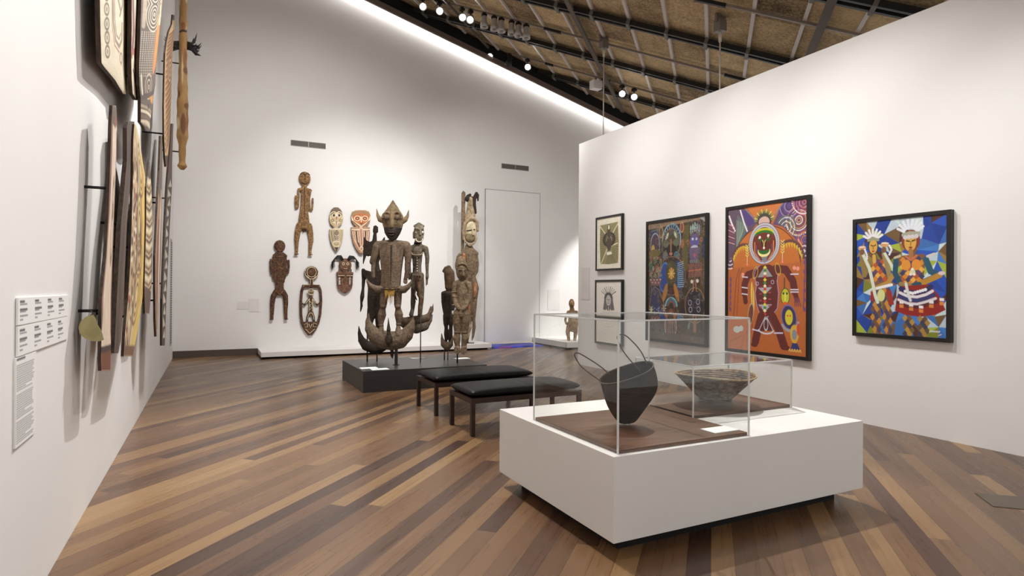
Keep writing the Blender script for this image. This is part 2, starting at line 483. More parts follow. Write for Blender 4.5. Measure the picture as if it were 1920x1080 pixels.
fr = mathn(nt, 'FRACT', s_); ed = mathn(nt, 'MINIMUM', fr, mathn(nt, 'SUBTRACT', 1.0, fr))
ft = mathn(nt, 'FRACT', tl); et = mathn(nt, 'MULTIPLY', mathn(nt, 'MINIMUM', ft, mathn(nt, 'SUBTRACT', 1.0, ft)), PL / PW)
gap = N(nt, 'ShaderNodeMapRange'); gap.inputs[1].default_value = 0.004; gap.inputs[2].default_value = 0.018; gap.inputs[3].default_value = 0.45; gap.inputs[4].default_value = 1.0
nt.links.new(mathn(nt, 'MINIMUM', ed, et), gap.inputs[0])
mul = N(nt, 'ShaderNodeVectorMath', operation='SCALE'); nt.links.new(rp.outputs[0], mul.inputs[0]); nt.links.new(mathn(nt, 'MULTIPLY', gm.outputs[0], gap.outputs[0]), mul.inputs['Scale'])
nt.links.new(mul.outputs[0], b.inputs['Base Color'])
rn = N(nt, 'ShaderNodeMapRange'); rn.inputs[1].default_value = 0.3; rn.inputs[2].default_value = 0.7; rn.inputs[3].default_value = 0.24; rn.inputs[4].default_value = 0.38
nt.links.new(gn.outputs['Fac'], rn.inputs[0]); nt.links.new(rn.outputs[0], b.inputs['Roughness'])
b.inputs['Specular IOR Level'].default_value = 0.4
M_FLOOR = mt
tag(box('floor', -1.0, 13.0, -2.0, 16.2, -0.12, 0.0, M_FLOOR), kind='structure')

# walls
bm = bmesh.new()
pl = [(-2.0, 0.0), (YB, 0.0), (YB, ceil_z(-0.775, YB)), (-2.0, ceil_z(-0.775, -2.0))]
a = [bm.verts.new((-0.785 + 0.004 * y, y, z)) for y, z in pl]; c = [bm.verts.new((-1.0, y, z)) for y, z in pl]
bm.faces.new(a); bm.faces.new(c[::-1])
for i in range(4): bm.faces.new((a[i], c[i], c[(i+1) % 4], a[(i+1) % 4]))
tag(from_bm('wall_left', bm, M_WALL), kind='structure')
XR = 13.0
tag(prism_xz('wall_back', [(-1.0, 0.0), (6.66, 0.0), (6.66, 0.10), (8.47, 0.10), (8.47, 0.0), (XR, 0.0), (XR, ceil_z(XR, YB, 0.05)), (-1.0, ceil_z(-1.0, YB, 0.05))], YB, YB + 0.25, M_WALL), kind='structure')
PX = 6.87                        # exhibition partition on the right
tag(box('wall_right', PX, PX + 0.62, 1.6, 10.62, 0.0, 4.59, M_WALL), kind='structure')
# flush service door in the back wall
d1 = tag(box('door_1', 6.76, 8.46, YB - 0.022, YB - 0.001, 0.10, 4.30, M_WALL), kind='structure')
bm = bmesh.new()
M_SEAM = flat('door_shadow_gap', (150, 144, 140), 0.9)
b_box(bm, 6.745, 6.76, YB - 0.023, YB - 0.002, 0.10, 4.315); b_box(bm, 6.745, 8.475, YB - 0.023, YB - 0.002, 4.30, 4.315); b_box(bm, 8.46, 8.475, YB - 0.023, YB - 0.002, 0.10, 4.315)
from_bm('door_gap', bm, M_SEAM, d1)
# skirting in the left corner
tag(box('baseboard_back', -0.73, 1.0, YB - 0.02, YB, 0.0, 0.15, M_SKIRT), kind='structure')

# ceiling
bm = bmesh.new()
vs = [bm.verts.new(p) for p in ((-1.0, -2.0, 0), (XR, -2.0, 0), (XR, YB + 0.25, 0), (-1.0, YB + 0.25, 0))]
f = bm.faces.new(vs)
bmesh.ops.bisect_plane(bm, geom=bm.verts[:] + bm.edges[:] + bm.faces[:], plane_co=(-S_FLAT * R2, S_FLAT * R2, 0), plane_no=(-R2, R2, 0))
for v in bm.verts: v.co.z = ceil_z(v.co.x, v.co.y)
ext = bmesh.ops.extrude_face_region(bm, geom=bm.faces[:])
for v in [g for g in ext['geom'] if isinstance(g, bmesh.types.BMVert)]: v.co.z += 0.15
ceiling = tag(from_bm('ceiling', bm, M_CONC), kind='structure')
UPN = Vector((R2 * CK, -R2 * CK, 1)).normalized()
s_list = [-2.62 + 0.679 * i for i in range(0, 20)]
for s in s_list:
    lo, hi = max(s - 0.9, 4.5), min(20.9 - s, 16.4 + s)
    if hi - lo < 0.5: continue
    beam('ceiling_channel', ceil_st(s, lo, 0.0), ceil_st(s, hi, 0.0), 0.055, 0.05, M_SILVER, ceiling, UPN)
rails = [8.64, 11.18, 13.72, 16.26, 18.8]
for t in rails:
    lo, hi = max(-3.0, t - 16.4), min(t + 0.9, 20.9 - t)
    for dd, h_, mm in ((-0.075, 0.09, M_RAIL), (0.075, 0.09, M_RAIL), (0.0, 0.05, M_SILVER)):
        w_ = 0.055 if mm is M_RAIL else 0.06
        beam('ceiling_rail', ceil_st(lo, t + dd, 0.05), ceil_st(hi, t + dd, 0.05), w_, h_, mm, ceiling, UPN)
    for s in s_list:
        if lo < s < hi:
            beam('rail_bracket', ceil_st(s, t - 0.14, 0.04), ceil_st(s, t + 0.14, 0.04), 0.06, 0.12, flat('bracket_grey', (96, 92, 84), 0.6), ceiling, UPN)
# conduits hung under the ceiling; the last bar draws a shadow band
for s, t0, t1, w_ in ((2.53, 5.0, 17.9, 0.10), (5.72, 8.0, 15.1, 0.05), (-1.46, 4.8, 14.6, 0.12)):
    beam('conduit_shade_bar', ceil_st(s, t0, 0.10), ceil_st(s, t1, 0.10), w_, 0.05, flat('conduit_shade_brown', (82, 70, 60), 0.7), ceiling, UPN)

# lit cove along the head of the back wall
def along_back(x0, x1, y0, y1, dz0, dz1, name, mat, mn='trim'):
    bm = bmesh.new(); vs = []
    for x in (x0, x1):
        z = ceil_z(x, YB)
        vs += [bm.verts.new((x, y0, z - dz1)), bm.verts.new((x, y1, z - dz1)), bm.verts.new((x, y1, z - dz0)), bm.verts.new((x, y0, z - dz0))]
    for q in ((0,1,2,3),(7,6,5,4),(0,4,5,1),(1,5,6,2),(2,6,7,3),(3,7,4,0)): bm.faces.new([vs[i] for i in q])
    return tag(from_bm(name, bm, mat), kind='structure')
DZ = 0.47
along_back(-0.72, 12.9, YB - 0.33, YB - 0.28, 0.02, DZ + 0.02, 'trim_1', M_DARK)  # solid black strip drawn as the shaded gap above the lip
along_back(-0.72, 12.9, YB - 0.36, YB - 0.30, DZ - 0.08, DZ + 0.06, 'trim_2', M_COVE)
led = along_back(-0.72, 12.9, YB - 0.13, YB - 0.09, DZ - 0.10, DZ - 0.07, 'trim_3', glow('cove_led', (1.0, 0.97, 0.94), 22.0))

# ================================================================== left wall: carved shields and boards held off the wall on rods
M_SHIELDBACK = mottled('dark_shield_wood', (44, 32, 24), (78, 58, 44), 9, 0.7, 0.15, stretch=(6, 6, 0.6))
M_PAINTWOOD = painted('painted_wood', 0.65, 0.25)
WX = -0.768
def rods(root, pts, x_front):
    for (y, z) in pts:
        wall_x = -0.785 + 0.004 * y
        tube('mount_rod', [(wall_x, y, z), (x_front, y, z)], 0.011, M_STEEL, root, 8)
def shield(name, label, rows, x, th, bulge, paint, rod_pts, group=None):
    root = empty(name, (x, rows[-1][1], rows[-1][0]))
    tag(root, label, 'shield', group)
    o = wall_panel('board', rows, x, 'x', th, bulge, paint, [M_PAINTWOOD, M_SHIELDBACK], root)
    inv = root.location
    o.location = (-inv[0], -inv[1], -inv[2])
    r0 = len(bpy.data.objects)
    k = empty('tmp'); 
    for (y, z) in rod_pts:
        wall_x = -0.785 + 0.004 * y
        t = tube('mount_rod', [(wall_x, y, z), (x - th * 0.5, y, z)], 0.010, M_STEEL, root, 8)
        t.location = (-inv[0], -inv[1], -inv[2])
    bpy.data.objects.remove(k)
    return root
CREAM, TAN, BRN, DBR, RED, YEL, GREY = (214, 198, 172), (176, 148, 112), (122, 90, 64), (62, 44, 34), (146, 78, 58), (212, 180, 96), (150, 140, 120)

# A: pale board with a long looping line, nearest of the lower row
p = Paint(34, 230, 4.4, (216, 196, 176), 1)
p.poly([(0, 0), (0.26, 0.0), (0.16, 0.1), (0.18, 0.3), (0.08, 0.55), (0.10, 0.8), (0, 0.9)], (122, 82, 66))
p.poly([(0.86, 0.1), (1, 0.1), (1, 0.9), (0.88, 0.86), (0.84, 0.6), (0.92, 0.35)], (122, 66, 52))
p.poly([(0, 0), (1, 0), (1, 0.05), (0.6, 0.09), (0, 0.06)], (104, 84, 68)); p.poly([(0.45, 0.06), (1, 0.03), (1, 0.09)], (150, 74, 56))
p.ring((0.6, 0.36), 0.12, 0.30, 0.07, BRN); p.ring((0.6, 0.50), 0.17, 0.45, 0.07, (138, 112, 84)); p.line([(0.6, 0.43), (0.62, 0.40)], 0.1, BRN)
p.poly([(0, 0.93), (1, 0.91), (1, 1), (0, 1)], (116, 66, 44)); p.line([(0, 0.925), (1, 0.915)], 0.10, DBR)
p.grain(0.12, 3, 16)
shield('carved_shield', 'pale cream board with one long looped line, nearest of the lower row', [(2.826, 5.046, 2.876, 5.233), (2.695, 5.002, 2.763, 5.281), (2.467, 4.975, 2.524, 5.265), (2.052, 4.897, 2.081, 5.163), (1.757, 4.805, 1.772, 5.112), (1.476, 4.64, 1.469, 5.062), (1.202, 4.631, 1.169, 5.052), (1.094, 4.625, 1.05, 5.045), (1.012, 4.65, 0.965, 5.036)], -0.62, 0.02, 0.004, p, [(4.947, 2.229), (4.775, 1.394)])

# B: dark brown board with forked head, behind the pale one
p = Paint(26, 230, 5, (84, 64, 52), 2)
p.line([(0.2, 0), (0.35, 0.5), (0.3, 1)], 0.12, (60, 46, 40)); p.line([(0.7, 0.0), (0.8, 0.4), (0.75, 1)], 0.10, (110, 86, 68))
p.grain(0.3, 2, 10)
shield('carved_shield', 'dark brown plank shield with a forked top, second of the lower row', [(2.91, 5.839, 3.024, 6.301), (2.842, 5.772, 2.968, 6.304), (2.585, 5.787, 2.663, 6.199), (2.033, 5.455, 2.067, 5.817), (1.466, 5.249, 1.459, 5.646), (1.16, 5.154, 1.135, 5.473), (1.078, 5.131, 1.056, 5.357)], -0.61, 0.03, 0.004, p, [(5.62, 2.05), (5.45, 1.35)])

# C: cream and yellow shield
p = Paint(40, 260, 2.4, (206, 186, 146), 3)
p.poly([(0.0, 0), (0.22, 0.0), (0.3, 0.3), (0.26, 0.7), (0.3, 1), (0, 1)], (186, 160, 124))
p.poly([(0.5, 0.22), (0.8, 0.12), (1, 0.10), (1, 1), (0.6, 1), (0.52, 0.8), (0.46, 0.62), (0.6, 0.5), (0.44, 0.4)], YEL)
for c_, rx, ry in (((0.6, 0.18), 0.22, 0.26), ((0.45, 0.42), 0.2, 0.34), ((0.5, 0.58), 0.2, 0.2), ((0.5, 0.75), 0.24, 0.3)):
    for q in (1.0, 0.7, 0.4): p.ring(c_, rx * q, ry * q, 0.035, (126, 96, 62) if q != 0.7 else (150, 122, 76))
p.ell((0.55, 0.46), 0.05, 0.16, (110, 72, 48)); p.ell((0.58, 0.53), 0.04, 0.12, (110, 72, 48))
rr = random.Random(5)
for i in range(90): p.ell((rr.uniform(0.0, 0.3), rr.uniform(0.05, 0.97)), rr.uniform(0.015, 0.05), rr.uniform(0.02, 0.06), rr.choice([(110, 76, 52), (224, 212, 184), (92, 62, 44), (150, 84, 56)]))
p.line([(0.34, 0.02), (0.3, 0.4), (0.36, 0.98)], 0.05, (104, 74, 50)); p.line([(0.9, 0.25), (0.97, 0.55), (0.85, 0.8)], 0.035, (168, 136, 60))
p.poly([(0, 0.96), (1, 0.96), (1, 1), (0, 1)], (112, 80, 56)); p.grain(0.16, 3, 10)
shield('carved_shield', 'broad shield with yellow right side and cream carved left side, lower row', [(2.953, 6.096, 2.983, 6.219), (2.889, 6.059, 2.958, 6.352), (2.804, 6.024, 2.917, 6.539), (2.63, 6.015, 2.778, 6.796), (2.496, 6.024, 2.669, 7.071), (2.081, 5.952, 2.2, 7.219), (1.72, 5.86, 1.76, 7.166), (1.458, 5.731, 1.439, 6.891), (1.21, 5.573, 1.152, 6.472), (1.018, 5.486, 0.956, 6.1)], -0.59, 0.02, 0.004, p, [(6.25, 1.9), (6.1, 1.3)])

# D: slender speckled board with a spike
p = Paint(26, 200, 5, (190, 170, 134), 4)
for i in range(26): p.line([(0.05, 0.1 + i * 0.035), (0.45, 0.12 + i * 0.035), (0.9, 0.09 + i * 0.035)], 0.10, [(92, 68, 50), (216, 202, 168), (128, 98, 68)][i % 3])
p.poly([(0, 0), (1, 0), (1, 0.13), (0, 0.11)], (86, 58, 46)); p.poly([(0, 0.82), (1, 0.86), (1, 1), (0, 1)], (88, 66, 52)); p.grain(0.2, 3, 6)
shield('carved_shield', 'slender speckled board with a spiked tip, fourth of the lower row', [(2.876, 7.307, 2.888, 7.368), (2.687, 7.171, 2.738, 7.475), (2.558, 7.036, 2.644, 7.614), (2.184, 7.036, 2.254, 7.782), (1.543, 6.918, 1.543, 7.704), (1.289, 6.991, 1.27, 7.464)], -0.575, 0.02, 0.004, p, [(7.35, 2.2), (7.2, 1.45)])

# E: long narrow red-brown board
p = Paint(26, 240, 6, (146, 116, 92), 5)
p.poly([(0, 0), (1, 0), (1, 0.3), (0.5, 0.34), (0, 0.3)], (92, 76, 62)); p.line([(0.75, 0.3), (0.6, 0.55), (0.7, 0.8), (0.55, 1)], 0.22, (206, 186, 160)); p.line([(0.35, 0.45), (0.3, 0.7), (0.45, 0.95)], 0.2, (116, 66, 56)); p.line([(0.95, 0.35), (0.9, 0.75)], 0.1, (82, 58, 48))
p.grain(0.2, 3, 12)
shield('carved_shield', 'long narrow red-brown board tapering to a point, lower row', [(3.372, 8.381, 3.443, 8.694), (2.925, 8.209, 3.001, 8.644), (2.582, 7.996, 2.661, 8.585), (1.895, 7.679, 1.934, 8.52), (1.543, 7.71, 1.543, 8.339), (1.187, 7.777, 1.17, 8.125), (0.993, 7.906, 0.985, 8.023)], -0.54, 0.022, 0.004, p, [(8.25, 2.55), (8.1, 1.4)])

# F: dark board with a column of white triangles
p = Paint(30, 250, 7, (74, 60, 50), 6)
p.poly([(0, 0), (1, 0), (1, 0.28), (0, 0.28)], (84, 56, 44))
for i in range(15):
    v = 0.29 + i * 0.046
    p.poly([(0.18, v), (0.18, v + 0.04), (0.85, v + 0.034)] if i % 2 else [(0.2, v + 0.036), (0.55, v), (0.9, v + 0.036)], (206, 198, 178))
p.poly([(0.55, 0.45), (1, 0.44), (1, 0.62), (0.7, 0.6)], (66, 42, 32)); p.grain(0.15, 3, 9)
shield('carved_shield', 'dark narrow board with a column of white triangles, last of the lower row', [(3.971, 10.224, 4.074, 10.647), (3.326, 9.648, 3.473, 10.428), (2.891, 9.23, 3.068, 10.407), (2.364, 8.913, 2.461, 9.938), (1.413, 8.476, 1.4, 9.283), (0.84, 8.487, 0.794, 9.026)], -0.52, 0.022, 0.004, p, [(8.95, 2.7), (8.8, 1.6)])

# G: the broad pointed board at the top
p = Paint(64, 150, 1.0, (214, 202, 176), 7)
GB, GT = (142, 122, 100), (108, 88, 70)
for v in (0.02, 0.2, 0.38, 0.55, 0.72): p.ring((0.17, v), 0.06, 0.07, 0.028, GT); p.ell((0.17, v), 0.025, 0.035, GB)
p.line([(0.36, 0.0), (0.37, 0.35), (0.44, 0.58), (0.58, 0.66), (0.70, 0.58), (0.72, 0.38)], 0.05, GB)
p.line([(0.41, 0.0), (0.42, 0.32), (0.48, 0.52), (0.58, 0.57), (0.65, 0.50)], 0.022, GT); p.line([(0.33, 0.0), (0.33, 0.4), (0.4, 0.64), (0.58, 0.73)], 0.022, (150, 96, 76))
p.line([(0.50, 0.0), (0.6, 0.14), (0.66, 0.22)], 0.05, GB); p.line([(0.72, 0.0), (0.74, 0.15), (0.62, 0.28)], 0.035, GT); p.line([(0.86, 0.02), (0.88, 0.3), (0.8, 0.46), (0.82, 0.7)], 0.05, (178, 158, 118))
p.line([(0.95, 0.0), (0.95, 0.9)], 0.04, (186, 166, 130)); p.ring((0.66, 0.8), 0.05, 0.06, 0.02, GT); p.grain(0.1, 5, 8)
p.extend_up(0.68)
shield('carved_shield', 'large cream board with brown ovals and pointed lower end, nearest of the upper row', [(3.83, 4.703, 4.586, 6.15), (3.444, 4.773, 4.045, 6.181), (3.244, 4.804, 3.773, 6.197), (3.056, 4.856, 3.508, 6.212), (3.068, 4.982, 3.472, 6.214), (3.14, 5.502, 3.356, 6.202), (3.171, 5.978, 3.227, 6.172)], -0.66, 0.03, 0.01, p, [(5.4, 3.7), (5.4, 4.2)])

# H: cream and rust board behind it
p = Paint(36, 170, 3, (206, 194, 170), 8)
p.line([(0.12, 0), (0.2, 0.3), (0.1, 0.6)], 0.22, (128, 70, 62)); p.poly([(0.1, 0.55), (0.5, 0.5), (0.95, 0.7), (0.8, 0.8), (0.3, 0.72)], (176, 98, 66)); p.line([(0.2, 0.62), (0.6, 0.76), (0.75, 0.92)], 0.16, (220, 208, 186)); p.ell((0.6, 0.44), 0.16, 0.28, (124, 84, 58)); p.line([(0.2, 0.75), (0.5, 0.9)], 0.12, (104, 60, 44)); p.poly([(0.4, 0.86), (1, 0.86), (1, 0.93), (0.4, 0.94)], (184, 122, 60)); p.line([(0.92, 0), (0.92, 1)], 0.1, (150, 122, 92)); p.grain(0.12, 4, 8)
p.extend_up(0.48)
shield('carved_shield', 'cream board with rust swirls between the big pointed board and the dotted carving', [(4.326, 5.876, 4.676, 6.579), (3.954, 5.937, 4.221, 6.562), (3.692, 5.954, 3.922, 6.559), (3.504, 5.927, 3.704, 6.503), (3.297, 5.978, 3.457, 6.497), (3.204, 6.062, 3.331, 6.505), (3.23, 6.354, 3.267, 6.486)], -0.60, 0.03, 0.004, p, [(6.3, 3.6), (6.3, 4.1)])

# I: long dark carving with rows of white dots
p = Paint(60, 240, 2.2, (84, 66, 54), 9)
p.poly([(0.75, 0.1), (1, 0.1), (0.95, 0.55), (0.72, 0.62), (0.66, 0.58)], (178, 116, 56)); p.poly([(0.84, 0.0), (1, 0.0), (1, 0.2), (0.88, 0.2)], (206, 190, 160))
p.arcs((0.52, 0.10), 0.03, 0.34, 9, [(206, 192, 168), (60, 46, 38)], 0.022)
for i in range(20):
    for j in range(8): p.ell((0.06 + j * 0.085 - i * 0.003, 0.26 + i * 0.019), 0.016, 0.011, (206, 196, 176))
p.arcs((0.45, 0.70), 0.03, 0.2, 5, [(200, 186, 160), (66, 50, 40)], 0.02); p.poly([(0, 0.76), (1, 0.72), (1, 0.77), (0, 0.8)], (66, 48, 38)); p.poly([(0.5, 0.78), (0.95, 0.76), (0.98, 0.83), (0.8, 0.83)], (184, 130, 58))
for k in range(4): p.line([(0.0, 0.84 + k * 0.04), (0.4, 0.86 + k * 0.035), (0.95, 0.9 + k * 0.03)], 0.05, [(150, 130, 106), (198, 184, 156), (96, 76, 60), (188, 172, 146)][k])
p.ell((0.5, 0.85), 0.05, 0.05, (36, 26, 22)); p.line([(0.08, 0.62), (0.1, 0.75)], 0.06, (206, 196, 176)); p.line([(0.12, 0.0), (0.1, 0.2)], 0.12, (168, 150, 124)); p.grain(0.15, 5, 6)
p.extend_up(0.45)
shield('carved_shield', 'long dark carving with rows of white dots and rings, upper row', [(4.58, 6.178, 5.964, 8.867), (4.1, 6.257, 5.206, 8.846), (3.789, 6.187, 4.613, 8.358), (3.485, 6.119, 4.085, 7.923), (3.31, 6.153, 3.805, 7.799), (3.227, 6.272, 3.582, 7.535), (3.017, 6.286, 3.243, 7.206), (3.046, 6.525, 3.21, 7.209), (3.045, 6.732, 3.136, 7.123)], -0.56, 0.025, 0.012, p, [(7.0, 4.4), (6.9, 3.6)])

# J: leaf-shaped board with diagonal stripes and a spiral
p = Paint(44, 240, 3.6, (196, 164, 118), 10)
for i in range(22): p.line([(0.1, 0.20 + i * 0.034 - (0.0)), (0.9, 0.13 + i * 0.034)], 0.09, (132, 88, 54))
p.ell((0.55, 0.46), 0.3, 0.3, (196, 164, 118)); p.arcs((0.55, 0.46), 0.06, 0.28, 3, [(120, 78, 48)], 0.06)
p.line([(0.05, 0.1), (0.04, 0.6), (0.3, 0.95)], 0.09, (176, 142, 100)); p.line([(0.95, 0.1), (0.96, 0.6), (0.7, 0.95)], 0.08, (176, 142, 100)); p.poly([(0, 0), (1, 0), (1, 0.035), (0, 0.035)], (66, 50, 44)); p.poly([(0, 0.94), (1, 0.94), (1, 1), (0, 1)], (74, 54, 44)); p.grain(0.1, 4, 8)
shield('carved_shield', 'leaf-shaped tan board with diagonal stripes and a spiral, upper row', [(5.575, 10.203, 5.717, 10.555), (5.361, 10.02, 5.606, 10.647), (4.981, 9.303, 5.468, 10.588), (4.687, 8.889, 5.259, 10.463), (4.468, 8.654, 5.007, 10.204), (4.102, 8.544, 4.566, 10.05), (3.757, 8.484, 4.155, 9.965), (3.385, 8.57, 3.622, 9.642), (3.174, 8.741, 3.275, 9.266), (3.096, 8.903, 3.134, 9.114)], -0.515, 0.02, 0.01, p, [(8.75, 5.3), (8.65, 4.2), (8.6, 3.45)])

# K: round carved pole with feathers
KX, KY = -0.428, 11.5
root = tag(empty('carved_pole', (KX, KY, 4.0)), 'golden brown carved pole with dark feather tufts, last in the upper row', 'carved pole')
p = Paint(48, 220, 8, (176, 136, 84), 11)
rr = random.Random(9)
for i in range(60): p.ell((rr.random(), rr.random()), rr.uniform(0.03, 0.12), rr.uniform(0.1, 0.5), rr.choice([(206, 178, 128), (124, 82, 50), (150, 100, 60), (216, 196, 156)]))
p.line([(0, 0.42), (1, 0.40)], 0.08, (46, 32, 26)); p.grain(0.2, 4, 5)
Z0, Z1 = 3.525, 7.4
h, w = p.h, p.w
zz = np.linspace(Z1, Z0, h); th = np.linspace(0, 2 * np.pi, w)
fr_ = np.linspace(0, 1, h)
rad = np.interp(fr_, [0, 0.55, 0.72, 0.86, 0.90, 0.97, 0.985, 1.0], [0.055, 0.062, 0.085, 0.085, 0.055, 0.05, 0.075, 0.03]) * (1 + 0.05 * np.sin(fr_ * 90))
Pos = np.zeros((h, w, 3)); Pos[..., 0] = rad[:, None] * np.cos(th)[None]; Pos[..., 1] = rad[:, None] * np.sin(th)[None]; Pos[..., 2] = (zz - 4.0)[:, None]
grid_mesh('pole', Pos, p.A, M_PAINTWOOD, root)
M_FEATHER = mottled('dark_feather', (22, 20, 22), (46, 42, 44), 20, 0.6)
for side, zf in ((-1, 5.632), (1, 5.65)):
    bm = bmesh.new()
    for i in range(14):
        a = random.Random(i + side * 50).uniform(-0.5, 0.9)
        L = 0.20 + 0.05 * (i % 3)
        b_tube(bm, [(side * 0.06, 0, zf - 4.0 - 0.10 + 0.01 * i), (side * (0.06 + L * 0.6 * math.cos(a)), 0.01 * (i % 4), zf - 4.0 - 0.08 + L * 0.7 * math.sin(a)), (side * (0.06 + L * 0.75 * math.cos(a)), 0.0, zf - 4.0 - 0.05 + L * 1.1 * math.sin(a))], [0.012, 0.018, 0.002], 6)
    from_bm('feather_tuft', bm, M_FEATHER, root, True)
for zf in (5.293, 3.819):
    tube('mount_rod', [(-0.75 - KX, 0, zf - 4.0), (0, 0, zf - 4.0)], 0.012, M_STEEL, root, 8)
tube('mount_rod', [(-0.75 - KX, 0, 3.1), (0, 0, 3.1)], 0.012, M_STEEL, root, 8)

# shell crescent hanging from the nearest rod
SY, SZ = (4.613, 1.381)
root = tag(empty('shell_pendant', (-0.675, SY, SZ)), 'small greenish gold shell crescent hanging from the lower rod of the pale board', 'pendant')
bm = bmesh.new()
out = [(-0.02, -0.01), (0.04, -0.03), (0.085, -0.08), (0.10, -0.14), (0.09, -0.20), (0.05, -0.25), (-0.01, -0.28), (-0.075, -0.285), (-0.115, -0.27), (-0.10, -0.20), (-0.06, -0.11), (-0.045, -0.05)]
fa = [bm.verts.new((x_, -0.006, z_)) for x_, z_ in [(-q[0] * 0.62, q[1] * 0.62) for q in out]]; fb = [bm.verts.new((v.co.x, 0.006, v.co.z)) for v in fa]
bm.faces.new(fa); bm.faces.new(fb[::-1])
for i in range(len(fa)): bm.faces.new((fa[i], fb[i], fb[(i+1) % len(fa)], fa[(i+1) % len(fa)]))
from_bm('shell', bm, mottled('gold_shell', (146, 136, 92), (172, 160, 112), 9, 0.3, metal=0.3), root)
tube('cord', [(0, 0, 0.02), (0.012, 0, 0.0), (0, 0, -0.012)], 0.004, M_WIRE, root, 6)

# text boards on the left wall, grey print too small to read
M_TEXTBOARD = painted('printed_board', 0.7)
def text_board(name, label, y0, y1, z0, z1, cols, lines, head, seed, cat='label'):
    w, h = max(60, int((y1 - y0) / 0.0045)), max(40, int((z1 - z0) / 0.0045))
    p = Paint(w, h, (z1 - z0) / (y1 - y0), (232, 231, 230), seed)
    rr = random.Random(seed)
    mg = 0.05
    for c in range(cols):
        u0 = mg * 0.6 + c * (1.0 - mg * 0.6) / cols; wd_ = (1.0 - mg) / cols * (0.62 if cols > 1 else 0.96)
        for i, (v, frac, strong) in enumerate(lines):
            x = u0; end = u0 + wd_ * frac * rr.uniform(0.85, 1.0)
            while x < end:
                L = rr.uniform(0.03, 0.09) * (1 if cols == 1 else 0.45)
                p.line([(x, v), (min(x + L, end), v)], (0.0075 if cols > 1 else 0.014) * (1.5 if strong else 1), (96, 96, 98) if strong else (140, 140, 142))
                x += L + (0.008 if cols > 1 else 0.016)
    if head: p.line([(0.04, 0.022), (0.42, 0.022)], 0.03, (80, 80, 82))
    xw = -0.785 + 0.004 * (y0 + y1) / 2
    g = tag(wall_panel(name, [(z1, y0, y1), (z0, y0, y1)], xw + 0.009, 'x', 0.009, 0.0, p, [M_TEXTBOARD, M_CARD]), label, cat)
    return g
LN = [(0.15, 0.5, 1), (0.25, 0.8, 0), (0.45, 0.85, 1), (0.52, 0.6, 0), (0.68, 0.9, 0), (0.82, 0.3, 0)]
text_board('label_board', 'white caption board with four short columns of print, upper strip on the left wall', 3.375, 4.44, 1.378, 1.50, 4, LN, False, 21)
text_board('label_board', 'white caption board with four short columns of print, directly under the upper strip', 3.375, 4.42, 1.239, 1.372, 4, LN, False, 22)
LT = [(0.09 + i * 0.0255, 0.95 if i % 11 != 10 else 0.5, 0) for i in range(35) if i not in (12, 24)]
text_board('text_panel', 'tall white text panel with a bold heading below the caption boards on the left wall', 3.355, 3.70, 0.835, 1.233, 1, LT, True, 23, 'text panel')

# slotted air grille at the far end of the left wall
root = tag(empty('air_grille', (-0.7215, 14.35, 1.6)), 'tall narrow slotted air grille at the far end of the left wall', 'air grille')
box('grille_plate', -0.004, 0.006, -0.20, 0.20, -1.25, 0.95, flat('grille_grey', (176, 172, 172), 0.6), root)
bm = bmesh.new()
for i in range(44): b_box(bm, 0.006, 0.009, -0.17, 0.17, -1.2 + i * 0.048, -1.2 + i * 0.048 + 0.024)
from_bm('grille_slots', bm, flat('grille_dark', (70, 66, 66), 0.8), root)

# ================================================================== carvings on the back wall
ZB = YB - 0.055
def wood(name, c1, c2, scale=14, bump=0.5, c3=None, bs=55, rough=0.7):
    return mottled(name, c1, c2, scale, rough, bump, bscale=bs, c3=c3, spec=0.3)
M_GOLDWOOD = wood('ochre_speckled_wood', (96, 70, 44), (158, 122, 80), 26, 0.6, (196, 170, 128))
M_RUSTWOOD = wood('dark_rust_wood', (58, 38, 30), (108, 76, 54), 22, 0.6, (140, 110, 84))
M_STAND = wood('grey_brown_carved_wood', (94, 78, 63), (122, 104, 86), 28, 0.6)
M_STANDDARK = wood('blackened_carved_wood', (44, 35, 29), (60, 48, 40), 24, 0.5)
M_GREYWOOD = wood('grey_green_carved_wood', (88, 80, 68), (126, 115, 98), 26, 0.6)
M_PALEWOOD = wood('pale_weathered_wood', (128, 108, 84), (182, 162, 132), 12, 0.5)
M_DRIFT = wood('brown_driftwood', (96, 80, 63), (140, 120, 95), 26, 0.6)
M_WARMWOOD = wood('warm_tan_wood', (142, 92, 62), (188, 140, 100), 10, 0.4)
M_WHITEPAINT = flat('white_clay', (222, 214, 196), 0.6)
M_BLACKHOLE = flat('dark_hole', (26, 20, 17), 0.8)
M_CLAYLINE = wood('cream_clay_line', (206, 190, 152), (228, 214, 180), 20, 0.3)
M_RAFFIA = mottled('golden_raffia', (150, 112, 52), (206, 166, 84), 40, 0.6, 0.2, stretch=(4, 4, 0.5))

def strokes(name, u0, v0, S, lines, mat, parent, d=-1.0, r=0.5):
    if 1 < len(lines) <= 8:
        for ln in lines: strokes(name, u0, v0, S, [ln], mat, parent, d, r)
        return
    c = Carve(u0, v0, S)
    for ln in lines:
        pts = [(u, v, d, r) if len(q) == 2 else (*q[:2], q[2], r) for q in ln for u, v in [q[:2]]]
        b_tube(c.bm, [c.k(*p_[:3]) for p_ in pts], r * S, 6)
    return c.raw(name, mat, parent)

